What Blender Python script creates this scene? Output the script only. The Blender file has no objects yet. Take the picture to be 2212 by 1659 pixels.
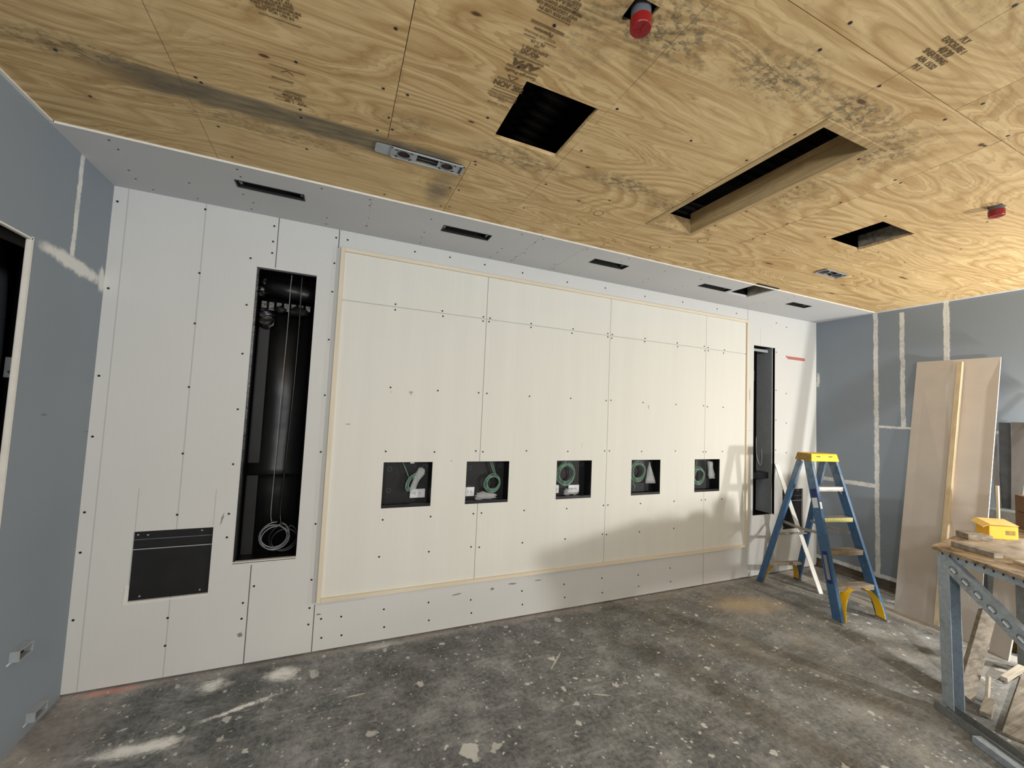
import bpy, bmesh, math, random
from mathutils import Vector, Matrix, Euler
random.seed(7)
SC = bpy.context.scene
COL = SC.collection
W, H = 6.833, 3.0          # room width and ceiling height (m)

# ------------------------------------------------------------------ camera
cd = bpy.data.cameras.new('camera'); cam = bpy.data.objects.new('camera', cd); COL.objects.link(cam)
cd.sensor_fit = 'HORIZONTAL'; cd.sensor_width = 36.0; cd.lens = 36.0 * 886.82 / 2212.0
cd.clip_start = 0.02; cd.clip_end = 60
def _rot(rx, ry, rz):
    return Matrix.Rotation(rz, 3, 'Z') @ Matrix.Rotation(rx, 3, 'X') @ Matrix.Rotation(ry, 3, 'Y')
Rm = _rot(0.0610, -0.0442, -0.4035)
right, fwd, up = Rm.col[0], Rm.col[1], Rm.col[2]
M = Matrix((right, up, -fwd)).transposed().to_4x4(); M.translation = Vector((1.3240, -3.2134, 1.7407))
cam.matrix_world = M
SC.camera = cam

# ------------------------------------------------------------------ world, lights, exposure
wd = bpy.data.worlds.new('world'); SC.world = wd; wd.use_nodes = True
wd.node_tree.nodes['Background'].inputs[0].default_value = (0.88, 0.94, 1.0, 1)
wd.node_tree.nodes['Background'].inputs[1].default_value = 0.12
def lamp(name, loc, power, col, rad, target=None, spot=None):
    ld = bpy.data.lights.new(name, 'SPOT' if spot else 'POINT'); ld.energy = power; ld.color = col; ld.shadow_soft_size = rad
    if spot: ld.spot_size = math.radians(spot); ld.spot_blend = 0.6
    o = bpy.data.objects.new(name, ld); o.location = loc; COL.objects.link(o)
    if target: o.rotation_euler = (Vector(target) - Vector(loc)).to_track_quat('-Z', 'Y').to_euler()
    return o
lamp('work_light_table', (6.68, -2.48, 1.39), 104, (1.0, 0.97, 0.92), 0.05)
lamp('work_light_right', (6.10, -4.47, 1.44), 285, (1.0, 0.97, 0.92), 0.07)
lamp('work_light_behind', (2.6, -6.0, 2.2), 150, (0.98, 0.985, 1.0), 0.15)
lamp('work_light_left', (0.45, -4.3, 2.35), 112, (0.97, 0.985, 1.0), 0.10)
SC.view_settings.view_transform = 'Standard'; SC.view_settings.look = 'None'
SC.view_settings.gamma = 1.0; SC.view_settings.use_curve_mapping = False
SC.view_settings.exposure = 0.43

# ------------------------------------------------------------------ material helpers
def lin(r, g, b):
    f = lambda c: (c / 255 / 12.92) if c / 255 <= 0.04045 else ((c / 255 + 0.055) / 1.055) ** 2.4
    return (f(r), f(g), f(b), 1.0)
class NT:
    def __init__(s, name, rough=0.8, spec=0.3, metal=0.0):
        s.m = bpy.data.materials.new(name); s.m.use_nodes = True
        s.t = s.m.node_tree; s.b = s.t.nodes['Principled BSDF']
        s.b.inputs['Roughness'].default_value = rough; s.b.inputs['Metallic'].default_value = metal
        s.b.inputs['Specular IOR Level'].default_value = spec
        tc = s.t.nodes.new('ShaderNodeTexCoord'); s.P = tc.outputs['Object']
        s._sep = None
    def n(s, typ, **kw):
        nd = s.t.nodes.new(typ)
        for k, v in kw.items(): setattr(nd, k, v)
        return nd
    def put(s, sock, v):
        if isinstance(v, (int, float)): sock.default_value = v
        elif isinstance(v, tuple): sock.default_value = v
        else: s.t.links.new(v, sock)
    def math(s, op, a, b=0.0, c=0.0, clamp=False):
        nd = s.n('ShaderNodeMath', operation=op, use_clamp=clamp)
        for i, v in enumerate((a, b, c)): s.put(nd.inputs[i], v)
        return nd.outputs[0]
    def xyz(s):
        if s._sep is None:
            nd = s.n('ShaderNodeSeparateXYZ'); s.t.links.new(s.P, nd.inputs[0]); s._sep = nd.outputs
        return s._sep
    def vec(s, scale=(1, 1, 1), off=(0, 0, 0), rot=(0, 0, 0), src=None):
        nd = s.n('ShaderNodeMapping'); s.t.links.new(src or s.P, nd.inputs[0])
        nd.inputs['Location'].default_value = off; nd.inputs['Rotation'].default_value = rot; nd.inputs['Scale'].default_value = scale
        return nd.outputs[0]
    def noise(s, v=None, scale=5.0, detail=4.0, rough=0.5, dist=0.0, col=False):
        nd = s.n('ShaderNodeTexNoise'); s.t.links.new(v or s.P, nd.inputs['Vector'])
        nd.inputs['Scale'].default_value = scale; nd.inputs['Detail'].default_value = detail
        nd.inputs['Roughness'].default_value = rough; nd.inputs['Distortion'].default_value = dist
        return nd.outputs['Color' if col else 'Fac']
    def voro(s, v=None, scale=5.0, feature='F1', out='Distance', rnd=1.0):
        nd = s.n('ShaderNodeTexVoronoi', feature=feature); s.t.links.new(v or s.P, nd.inputs['Vector'])
        nd.inputs['Scale'].default_value = scale; nd.inputs['Randomness'].default_value = rnd
        return nd.outputs[out]
    def ramp(s, fac, stops, interp='LINEAR'):
        nd = s.n('ShaderNodeValToRGB'); s.put(nd.inputs[0], fac); cr = nd.color_ramp; cr.interpolation = interp
        while len(cr.elements) < len(stops): cr.elements.new(0.5)
        for e, (p, c) in zip(cr.elements, stops):
            e.position = p; e.color = c if isinstance(c, tuple) else (c, c, c, 1)
        return nd.outputs[0]
    def step(s, v, lo, hi):
        nd = s.n('ShaderNodeMapRange', interpolation_type='SMOOTHSTEP'); s.put(nd.inputs[0], v)
        s.put(nd.inputs[1], lo); s.put(nd.inputs[2], hi); nd.inputs[3].default_value = 0; nd.inputs[4].default_value = 1
        return nd.outputs[0]
    def mix(s, fac, a, b, mode='MIX'):
        nd = s.n('ShaderNodeMix', data_type='RGBA', blend_type=mode); s.put(nd.inputs[0], fac)
        s.put(nd.inputs[6], a); s.put(nd.inputs[7], b); return nd.outputs[2]
    def mx(s, *v):
        r = v[0]
        for k in v[1:]: r = s.math('MAXIMUM', r, k)
        return r
    # a stripe along one axis: |u - pos| < half, lo < v < hi
    def line(s, u, pos, half, v=None, lo=0, hi=0, soft=0.002):
        d = s.math('ABSOLUTE', s.math('SUBTRACT', u, pos))
        r = s.step(d, half + soft, half)
        if v is not None:
            r = s.math('MULTIPLY', r, s.step(v, lo, lo + soft)); r = s.math('MULTIPLY', r, s.step(v, hi, hi - soft))
        return r
    # elliptic patch with ragged edge
    def blob(s, u, v, cu, cv, ru, rv, rag=None, amt=0.6, soft=0.7, ang=0.0):
        du = s.math('SUBTRACT', u, cu); dv = s.math('SUBTRACT', v, cv)
        if ang:
            c, sn = math.cos(ang), math.sin(ang)
            a = s.math('ADD', s.math('MULTIPLY', du, c), s.math('MULTIPLY', dv, sn))
            b = s.math('SUBTRACT', s.math('MULTIPLY', dv, c), s.math('MULTIPLY', du, sn)); du, dv = a, b
        a = s.math('POWER', s.math('ABSOLUTE', s.math('DIVIDE', du, ru)), 2.0); b = s.math('POWER', s.math('ABSOLUTE', s.math('DIVIDE', dv, rv)), 2.0)
        d = s.math('SQRT', s.math('ADD', a, b))
        if rag is not None: d = s.math('ADD', d, s.math('MULTIPLY', s.math('SUBTRACT', rag, 0.5), amt * 2))
        return s.step(d, 1.0, 1.0 - soft)
    def bump(s, h, strength=0.2, dist=0.01):
        nd = s.n('ShaderNodeBump'); nd.inputs['Strength'].default_value = strength; nd.inputs['Distance'].default_value = dist
        s.put(nd.inputs['Height'], h); s.t.links.new(nd.outputs[0], s.b.inputs['Normal'])
    def col(s, c): s.put(s.b.inputs['Base Color'], c); return s
def plain(name, c, rough=0.6, spec=0.4, metal=0.0, var=0.12, scale=14.0, bump=0.0):
    n = NT(name, rough, spec, metal)
    f = n.noise(scale=scale, detail=5, rough=0.6)
    lo = tuple(x * (1 - var) for x in c[:3]) + (1,); hi = tuple(min(1, x * (1 + var)) for x in c[:3]) + (1,)
    n.col(n.ramp(f, [(0.3, lo), (0.7, hi)]))
    if bump: n.bump(f, bump, 0.004)
    return n.m

# ------------------------------------------------------------------ materials
def mat_gypsum():
    n = NT('white_gypsum_board', 0.9, 0.2); x, y, z = n.xyz()
    big = n.noise(scale=1.3, detail=3); fine = n.noise(n.vec((60, 60, 5)), scale=1.0, detail=4)
    c = n.mix(big, lin(198, 199, 197), lin(207, 208, 205))
    c = n.mix(n.math('MULTIPLY', fine, 0.14), c, lin(178, 178, 176))
    L = n.mx(n.line(x, 0.884, 0.0022, z, 0.0, 0.640), n.line(x, 0.884, 0.0018, z, 2.64, 3.0),
             n.line(x, 1.272, 0.0022, z, 2.86, 3.0), n.line(x, 1.283, 0.0022, z, 0.0, 0.33),
             n.line(x, 5.585, 0.0015, z, 2.86, 3.0), n.line(x, 4.95, 0.0012, z, 0.0, 0.33))
    faint = n.mx(n.line(x, 0.465, 0.0025), n.line(x, 0.07, 0.002), n.line(x, 0.262, 0.0015, z, 0.90, 1.16), n.line(x, 0.655, 0.0015, z, 0.91, 1.14),
                 n.line(z, 1.62, 0.0012, x, 5.60, 5.69), n.line(x, 5.80, 0.002, z, 2.6, 2.80), n.line(z, 0.322, 0.0012, x, 1.30, 1.62))
    c = n.mix(n.math('MULTIPLY', faint, 0.30), c, lin(95, 95, 93))
    c = n.mix(n.math('MULTIPLY', L, 0.85), c, lin(58, 57, 55))
    # scuffs and marker line
    sc = n.noise(n.vec((1, 1, 26), rot=(0, 0.1, 0)), scale=9, detail=4, rough=0.7)
    rag = n.noise(scale=60, detail=3)
    sm = n.mx(n.blob(x, z, 2.30, 0.262, 0.05, 0.006, rag, 0.4, 0.4, 0.10), n.blob(x, z, 2.78, 0.285, 0.045, 0.008, rag, 0.4, 0.4, -0.06),
              n.blob(x, z, 3.02, 0.285, 0.04, 0.005, rag, 0.4, 0.4, -0.05), n.blob(x, z, 2.60, 0.265, 0.02, 0.012, rag, 0.8, 0.4),
              n.blob(x, z, 5.63, 2.02, 0.006, 0.10, rag, 0.5, 0.4), n.blob(x, z, 3.47, 2.86, 0.03, 0.006, rag, 0.5, 0.4, -0.3),
              n.blob(x, z, 0.70, 0.95, 0.006, 0.05, rag, 0.8, 0.5, -0.2), n.blob(x, z, 1.312, 0.258, 0.018, 0.006, rag, 0.6, 0.4),
              n.blob(x, z, 0.85, 0.20, 0.02, 0.02, rag, 1.0, 0.6))
    c = n.mix(n.math('MULTIPLY', sm, 0.75), c, lin(85, 82, 80))
    red = n.blob(x, z, 6.44, 2.505, 0.195, 0.034, n.noise(scale=35, detail=3), 0.25, 0.12)
    red = n.math('MULTIPLY', red, n.math('MULTIPLY', n.line(x, 6.43, 0.18), n.line(z, 2.505, 0.017)))
    c = n.mix(n.math('MULTIPLY', red, 0.9), c, lin(172, 92, 80))
    n.bump(fine, 0.05, 0.002)
    return n.col(c).m
def mat_soffit():
    n = NT('white_gypsum_ceiling_strip', 0.9, 0.2); x, y, z = n.xyz()
    big = n.noise(scale=1.6, detail=3); c = n.mix(big, lin(186, 188, 190), lin(198, 199, 200))
    L = n.mx(n.line(x, 3.0, 0.002), n.line(x, 5.42, 0.002), n.line(x, 1.45, 0.0015), n.line(x, 2.62, 0.0015))
    seg = n.step(n.noise(n.vec((3, 30, 1)), scale=1.0, detail=2), 0.42, 0.55)
    c = n.mix(n.math('MULTIPLY', n.math('MULTIPLY', L, seg), 0.5), c, lin(90, 90, 90))
    c = n.mix(n.math('MULTIPLY', n.step(n.noise(scale=9, detail=6, rough=0.8), 0.66, 0.74), 0.12), c, lin(120, 120, 118))
    return n.col(c).m
def mat_panel():
    n = NT('cream_backing_board', 0.75, 0.25); x, y, z = n.xyz()
    v = n.noise(n.vec((7, 7, 0.35)), scale=1.0, detail=5, rough=0.65); f = n.noise(n.vec((90, 90, 2.0)), scale=1.0, detail=3)
    c = n.mix(v, lin(207, 207, 200), lin(221, 221, 213)); c = n.mix(n.math('MULTIPLY', f, 0.16), c, lin(188, 188, 180))
    rag = n.noise(scale=55, detail=4)
    sm = n.mx(n.blob(x, z, 1.71, 1.83, 0.012, 0.004, rag, 1.2, 0.5), n.blob(x, z, 1.85, 1.83, 0.016, 0.016, rag, 1.6, 0.5),
              n.blob(x, z, 1.42, 1.58, 0.02, 0.005, rag, 1.0, 0.5), n.blob(x, z, 4.17, 1.82, 0.008, 0.02, rag, 1.0, 0.5),
              n.blob(x, z, 3.41, 1.44, 0.004, 0.025, rag, 0.8, 0.5), n.blob(x, z, 2.20, 1.31, 0.01, 0.006, rag, 1.0, 0.5))
    c = n.mix(n.math('MULTIPLY', sm, 0.65), c, lin(110, 110, 104))
    return n.col(c).m
def mat_bluewall(name, marks):
    n = NT(name, 0.85, 0.25); x, y, z = n.xyz()
    big = n.noise(scale=1.4, detail=3); c = n.mix(big, lin(124, 134, 144), lin(138, 147, 155))
    fine = n.noise(scale=160, detail=2); c = n.mix(n.math('MULTIPLY', fine, 0.10), c, lin(110, 115, 120))
    rag = n.noise(scale=14, detail=6, rough=0.75); edge = n.math('MULTIPLY', n.math('SUBTRACT', rag, 0.5), 0.06)
    yj = n.math('ADD', y, n.math('MULTIPLY', n.math('SUBTRACT', n.noise(n.vec((1, 1, 1)), scale=8.0, detail=6, rough=0.85), 0.5), 0.045))
    zj = n.math('ADD', z, n.math('MULTIPLY', n.math('SUBTRACT', n.noise(n.vec((1, 1, 1), (5, 2, 1)), scale=8.0, detail=6, rough=0.85), 0.5), 0.045))
    m = None
    for (ax, pos, half, lo, hi) in marks:
        k = n.line(yj if ax == 'y' else zj, pos, half, zj if ax == 'y' else yj, lo, hi, soft=0.006)
        m = k if m is None else n.math('MAXIMUM', m, k)
    body = n.step(n.noise(scale=9, detail=5, rough=0.7), 0.30, 0.55)
    m = n.math('MULTIPLY', m, n.math('ADD', 0.5, n.math('MULTIPLY', body, 0.5)))
    if name.startswith('left'):
        wd_ = n.blob(n.math('ADD', y, n.math('MULTIPLY', z, 0.0)), zj, -0.30, 2.405, 0.36, 0.05, rag, 0.5, 0.5, -0.06)
        w2 = n.blob(y, zj, -0.03, 2.40, 0.05, 0.09, n.noise(n.vec((1, 30, 6)), scale=2, detail=4), 0.5, 0.5)
        m = n.mx(m, wd_, w2)
        sm = n.mx(n.blob(y, z, -0.42, 1.61, 0.03, 0.006, rag, 1.2, 0.5), n.blob(y, z, -0.02, 1.50, 0.05, 0.003, rag, 0.4, 0.4))
        c = n.mix(n.math('MULTIPLY', sm, 0.5), c, lin(80, 82, 84))
    c = n.mix(m, c, lin(212, 213, 209))
    return n.col(c).m
def mat_ply():
    n = NT('knotty_plywood', 0.7, 0.25)
    oi = n.n('ShaderNodeObjectInfo'); x, y, z = n.xyz()
    # each sheet gets its own cut of the log
    cmb = n.n('ShaderNodeCombineXYZ'); n.put(cmb.inputs[2], n.math('MULTIPLY', oi.outputs['Random'], 37.0))
    add = n.n('ShaderNodeVectorMath', operation='ADD'); n.t.links.new(n.P, add.inputs[0]); n.t.links.new(cmb.outputs[0], add.inputs[1]); P = add.outputs[0]
    wob = n.noise(n.vec((2.2, 9, 1), src=P), scale=1.0, detail=4, rough=0.6)
    h = n.noise(n.vec((0.85, 3.6, 1), src=P), scale=1.0, detail=1.2, rough=0.4, dist=0.3)
    hh = n.math('ADD', h, n.math('MULTIPLY', wob, 0.10))
    hh = n.math('ADD', hh, n.math('MULTIPLY', y, 0.42))
    fr = n.math('FRACT', n.math('MULTIPLY', hh, 13.0))
    fr2 = n.math('FRACT', n.math('MULTIPLY', n.math('ADD', hh, n.math('MULTIPLY', wob, 0.04)), 39.0)); thin = n.ramp(fr2, [(0.0, 0.0), (0.45, 0.05), (0.80, 0.9), (0.90, 0.9), (1.0, 0.0)])
    band = n.ramp(fr, [(0.0, 0.0), (0.30, 0.12), (0.62, 0.75), (0.80, 1.0), (0.88, 0.7), (1.0, 0.0)])
    fib = n.noise(n.vec((5, 190, 1), src=P), scale=1.0, detail=3, rough=0.6)
    tone = n.noise(n.vec((0.7, 1.6, 1), src=P), scale=1.0, detail=2)
    c = n.mix(tone, lin(212, 184, 134), lin(226, 201, 152))
    bs = n.step(n.noise(n.vec((0.9, 2.0, 1), (3, 1, 0), src=P), scale=1.0, detail=2), 0.25, 0.62)
    c = n.mix(n.math('MULTIPLY', band, n.math('ADD', 0.14, n.math('MULTIPLY', bs, 0.46))), c, lin(156, 118, 64))
    c = n.mix(n.math('MULTIPLY', thin, n.math('ADD', 0.10, n.math('MULTIPLY', n.step(n.noise(n.vec((1.1, 2.6, 1), (9, 4, 0), src=P), scale=1.0, detail=2), 0.35, 0.65), 0.42))), c, lin(150, 112, 60))
    stk = n.noise(n.vec((1.3, 34, 1), src=P), scale=1.0, detail=6, rough=0.7, dist=0.25); c = n.mix(n.math('MULTIPLY', n.step(stk, 0.42, 0.75), 0.55), c, lin(142, 108, 62))
    drk = n.noise(n.vec((3.0, 22, 1), (7, 0, 0), src=P), scale=1.0, detail=5, rough=0.75); c = n.mix(n.math('MULTIPLY', n.step(drk, 0.62, 0.74), 0.55), c, lin(112, 84, 48))
    c = n.mix(n.math('MULTIPLY', fib, 0.22), c, lin(150, 120, 80))
    px = n.math('ABSOLUTE', n.math('SUBTRACT', n.math('FRACT', n.math('DIVIDE', n.math('SUBTRACT', x, 0.26), 0.8133)), 0.5)); pen = n.math('MULTIPLY', n.step(px, 0.0030, 0.0012), n.step(n.noise(n.vec((3, 1.7, 1)), scale=1.0, detail=3), 0.40, 0.55)); c = n.mix(n.math('MULTIPLY', pen, 0.6), c, lin(80, 66, 48))
    # knots
    rag = n.noise(n.vec((20, 45, 1)), scale=1.0, detail=3)
    kn = None; ring = None
    for (kx, ky, a, b) in KNOTS:
        k = n.blob(x, y, kx, ky, a, b, rag, 0.35, 0.6)
        r = n.blob(x, y, kx, ky, a * 3.0, b * 3.2, rag, 0.4, 0.9)
        kn = k if kn is None else n.math('MAXIMUM', kn, k); ring = r if ring is None else n.math('MAXIMUM', ring, r)
    c = n.mix(n.math('MULTIPLY', ring, 0.30), c, lin(150, 110, 62))
    c = n.mix(n.math('MULTIPLY', kn, 0.9), c, lin(68, 40, 22))
    for (kx, ky, r_) in PLUGS:
        d = n.math('SQRT', n.math('ADD', n.math('POWER', n.math('ABSOLUTE', n.math('SUBTRACT', x, kx)), 2.0), n.math('POWER', n.math('ABSOLUTE', n.math('SUBTRACT', y, ky)), 2.0)))
        c = n.mix(n.math('MULTIPLY', n.step(d, r_ + 0.006, r_), 0.8), c, lin(60, 38, 22))
        c = n.mix(n.math('MULTIPLY', n.step(d, r_ - 0.001, r_ - 0.005), 0.9), c, lin(205, 180, 130))
    # mould: speckled grey-green stains
    sp = n.noise(n.vec((24, 40, 1)), scale=1.0, detail=3, rough=0.6); sp2 = n.noise(n.vec((50, 85, 1)), scale=1.0, detail=2)
    spk = n.math('MULTIPLY', n.step(sp, 0.46, 0.56), n.math('ADD', 0.55, n.math('MULTIPLY', n.step(sp2, 0.4, 0.6), 0.45)))
    rg = n.noise(n.vec((2.5, 7, 1)), scale=1.0, detail=4, rough=0.7)
    mo = None
    for (mx_, my_, ru, rv, an, st) in MOULD:
        k = n.math('MULTIPLY', n.blob(x, y, mx_, my_, ru, rv, rg, 0.6, 0.9, an), st)
        mo = k if mo is None else n.math('MAXIMUM', mo, k)
    c = n.mix(n.math('MULTIPLY', n.math('MULTIPLY', mo, spk), 0.85), c, lin(82, 74, 56))
    c = n.mix(n.math('MULTIPLY', mo, 0.22), c, lin(120, 112, 88))
    # dense mould along the joint of the first row of sheets
    jn = n.math('MULTIPLY', n.step(y, -1.245, -1.215), n.step(y, n.math('ADD', -1.13, n.math('MULTIPLY', rg, 0.17)), n.math('ADD', -1.19, n.math('MULTIPLY', rg, 0.12))))
    jn = n.math('MULTIPLY', jn, n.math('MULTIPLY', n.step(x, 0.25, 0.60), n.step(x, 1.90, 1.75)))
    j2 = n.blob(x, y, 1.80, -0.86, 0.11, 0.26, rg, 0.7, 0.9)
    jj = n.math('MULTIPLY', n.mx(jn, n.math('MULTIPLY', n.math('MULTIPLY', j2, n.step(x, 1.885, 1.87)), 0.8)), n.math('ADD', 0.45, n.math('MULTIPLY', n.noise(n.vec((9, 40, 1)), scale=1.0, detail=4), 0.7)))
    c = n.mix(n.math('MINIMUM', jj, 0.92), c, lin(92, 88, 76))
    n.bump(n.math('ADD', n.math('MULTIPLY', fib, 0.5), n.math('MULTIPLY', band, 0.5)), 0.08, 0.002)
    return n.col(c).m
KNOTS = [(1.661, -2.001, 0.026, 0.011), (0.999, -1.503, 0.024, 0.011), (1.797, -1.515, 0.022, 0.009), (3.141, -2.318, 0.032, 0.014),
         (3.886, -2.403, 0.022, 0.012), (4.458, -1.028, 0.06, 0.012), (2.443, -1.464, 0.018, 0.009), (2.585, -1.154, 0.022, 0.009),
         (5.50, -1.00, 0.05, 0.010), (5.7, -0.80, 0.06, 0.010), (0.45, -1.75, 0.02, 0.01), (5.70, -1.35, 0.10, 0.012), (4.15, -2.9, 0.03, 0.012)]
PLUGS = [(2.779, -1.081, 0.030), (3.457, -0.841, 0.036), (3.664, -1.093, 0.036)]
MOULD = [(2.25, -2.22, 0.32, 0.20, 0.0, 1.0), (2.75, -2.26, 0.34, 0.17, 0.0, 1.0), (3.20, -2.26, 0.34, 0.14, 0.0, 1.0), (3.55, -2.18, 0.25, 0.24, 0.0, 0.85),
         (3.60, -1.78, 0.25, 0.35, 0.0, 0.55), (2.10, -1.36, 0.40, 0.13, 0.0, 0.75), (2.75, -1.42, 0.40, 0.10, 0.0, 0.85), (3.10, -1.36, 0.30, 0.12, 0.0, 0.7), (1.55, -1.36, 0.18, 0.14, 0.0, 0.5),
         (2.0, -2.12, 0.20, 0.25, 0.0, 0.5), (0.35, -1.22, 0.35, 0.10, 0.0, 0.8), (3.0, -2.8, 0.6, 0.25, 0.0, 0.35), (1.0, -1.02, 0.6, 0.10, 0.0, 0.5),
         (2.0, -2.75, 0.5, 0.2, 0.0, 0.6)]
def mat_floor():
    n = NT('stained_concrete', 0.75, 0.3); x, y, z = n.xyz()
    big = n.noise(scale=0.9, detail=5, rough=0.6); med = n.noise(scale=4.5, detail=8, rough=0.72); fin = n.noise(scale=38, detail=5, rough=0.7)
    c = n.ramp(med, [(0.30, lin(62, 65, 66)), (0.5, lin(100, 103, 104)), (0.70, lin(152, 154, 154))])
    c = n.mix(n.math('MULTIPLY', n.step(fin, 0.35, 0.75), 0.45), c, lin(164, 166, 166))
    c = n.mix(n.math('MULTIPLY', n.step(fin, 0.48, 0.25), 0.40), c, lin(50, 52, 54))
    # brushed dust sweeps
    sw = n.noise(n.vec((1.4, 9, 1), rot=(0, 0, 0.5)), scale=1.5, detail=6, rough=0.75)
    c = n.mix(n.math('MULTIPLY', n.step(sw, 0.52, 0.80), 0.55), c, lin(196, 197, 196))
    sw2 = n.noise(n.vec((10, 1.6, 1), rot=(0, 0, -0.4)), scale=2.0, detail=6, rough=0.75)
    c = n.mix(n.math('MULTIPLY', n.step(sw2, 0.56, 0.78), 0.45), c, lin(190, 191, 189))
    for rz, off in ((0.9, 3.0), (0.2, 8.0), (-0.9, 5.0)):   # short brushed strokes of dust
        st = n.noise(n.vec((6, 42, 1), (off, off, 0), (0, 0, rz)), scale=1.0, detail=4, rough=0.7); c = n.mix(n.math('MULTIPLY', n.math('MULTIPLY', n.step(st, 0.60, 0.74), n.step(n.noise(n.vec((1, 1, 1), (off, 0, 0)), scale=1.7, detail=3), 0.42, 0.62)), 0.60), c, lin(182, 181, 176))
    # tan dust to the right
    tan = n.math('MULTIPLY', n.step(x, 2.8, 5.2), n.step(n.noise(scale=2.6, detail=6, rough=0.7), 0.30, 0.66))
    c = n.mix(n.math('MULTIPLY', tan, 0.42), c, lin(160, 152, 136))
    rag = n.noise(scale=7, detail=6, rough=0.75); rag2 = n.noise(scale=25, detail=5, rough=0.7)
    tb = n.blob(x, y, 5.0, -0.45, 0.55, 0.22, rag, 0.5, 0.9, -0.25); c = n.mix(n.math('MULTIPLY', tb, 0.75), c, lin(180, 160, 128))
    # pale dusty margin along the walls
    mg = n.mx(n.math('MULTIPLY', n.step(y, n.math('ADD', -0.24, n.math('MULTIPLY', rag, 0.26)), -0.02), 0.55),
              n.math('MULTIPLY', n.step(x, 0.42, n.math('MULTIPLY', rag, 0.16)), 0.8))
    c = n.mix(n.math('MULTIPLY', mg, n.math('ADD', 0.35, n.math('MULTIPLY', fin, 0.9))), c, lin(182, 175, 168))
    pink = n.blob(x, y, 0.22, -0.03, 0.20, 0.045, rag, 0.5, 0.8); c = n.mix(n.math('MULTIPLY', pink, 0.65), c, lin(222, 150, 136))
    c = n.mix(n.math('MULTIPLY', n.step(n.noise(scale=1.5, detail=6, rough=0.65), 0.47, 0.66), 0.42), c, lin(52, 52, 52))
    # plaster dust spills
    pw = n.mx(n.blob(x, y, 0.76, -0.16, 0.13, 0.10, rag, 0.8, 0.95), n.blob(x, y, 1.14, -0.17, 0.17, 0.11, rag, 0.8, 0.95),
              n.blob(x, y, 0.55, -0.57, 0.34, 0.07, rag, 0.9, 0.9, -0.05), n.blob(x, y, 0.95, -0.42, 0.30, 0.03, rag2, 0.9, 0.9, 0.30),
              n.math('MULTIPLY', n.blob(x, y, 1.75, -0.06, 0.30, 0.06, rag, 0.8, 0.9), 0.5))
    c = n.mix(n.math('MULTIPLY', n.math('MULTIPLY', pw, n.step(n.math('ADD', n.noise(n.vec((5, 28, 1), rot=(0, 0, 0.35)), scale=2.0, detail=6, rough=0.8), n.math('MULTIPLY', pw, 0.25)), 0.42, 0.72)), 0.95), c, lin(240, 240, 238))
    rw = n.math('MULTIPLY', n.step(x, n.math('ADD', 6.00, n.math('MULTIPLY', rag, 0.2)), 6.2), n.step(x, 6.42, 6.25))
    c = n.mix(n.math('MULTIPLY', rw, 0.75), c, lin(190, 186, 178))
    # plaster flakes: sparse cells of two sizes
    for sc, thr, rr in ((6.5, 0.84, 0.27), (15.0, 0.80, 0.28), (38.0, 0.84, 0.32)):
        v = n.vec((1, 1, 0)); wv = n.n('ShaderNodeVectorMath', operation='ADD')
        nz = n.n('ShaderNodeVectorMath', operation='SCALE'); n.t.links.new(n.noise(scale=sc * 1.6, detail=3, col=True), nz.inputs[0]); nz.inputs['Scale'].default_value = 0.95 / sc
        n.t.links.new(v, wv.inputs[0]); n.t.links.new(nz.outputs[0], wv.inputs[1])
        d = n.voro(wv.outputs[0], sc, 'F1', 'Distance'); rc = n.n('ShaderNodeSeparateColor'); n.t.links.new(n.voro(wv.outputs[0], sc, 'F1', 'Color'), rc.inputs[0])
        sel = n.step(rc.outputs[0], thr, thr + 0.02); size = n.math('MULTIPLY', rr, n.math('ADD', 0.4, n.math('MULTIPLY', rc.outputs[1], 0.8)))
        f = n.math('MULTIPLY', sel, n.step(d, size, n.math('MULTIPLY', size, 0.75)))
        c = n.mix(n.math('MULTIPLY', f, n.math('ADD', 0.5, n.math('MULTIPLY', rc.outputs[2], 0.5))), c, lin(206, 206, 202))
    # thin scratches
    wv = n.noise(n.vec((1, 1, 0)), scale=2.2, detail=2, dist=0.6)
    scr = n.math('MULTIPLY', n.step(n.math('ABSOLUTE', n.math('SUBTRACT', n.math('FRACT', n.math('MULTIPLY', wv, 9.0)), 0.5)), 0.025, 0.008), n.step(n.noise(scale=3, detail=2), 0.54, 0.62))
    c = n.mix(n.math('MULTIPLY', scr, 0.35), c, lin(180, 178, 172))
    for (a, b, ang, l) in ((2.86, -0.62, 0.75, 0.13), (2.95, -1.02, -0.45, 0.07), (1.55, -0.53, 0.0, 0.07)):
        c = n.mix(n.math('MULTIPLY', n.blob(x, y, a, b, l, 0.008, rag2, 0.4, 0.4, ang), 0.8), c, lin(196, 192, 182))
    n.bump(fin, 0.10, 0.003)
    n.put(n.b.inputs['Roughness'], n.math('ADD', 0.55, n.math('MULTIPLY', med, 0.35)))
    return n.col(c).m
def mat_wood(name, a, b, axis=0, sc=1.0, rough=0.7, dirt=0.0):
    n = NT(name, rough, 0.25); s = [40 * sc] * 3; s[axis] = 2.2 * sc
    g = n.noise(n.vec(tuple(s)), scale=1.0, detail=4, rough=0.6, dist=0.4)
    c = n.ramp(g, [(0.30, a), (0.70, b)])
    if dirt: c = n.mix(n.math('MULTIPLY', n.step(n.noise(scale=7, detail=6, rough=0.75), 0.45, 0.68), dirt), c, lin(62, 54, 46))
    return n.col(c).m
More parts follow.
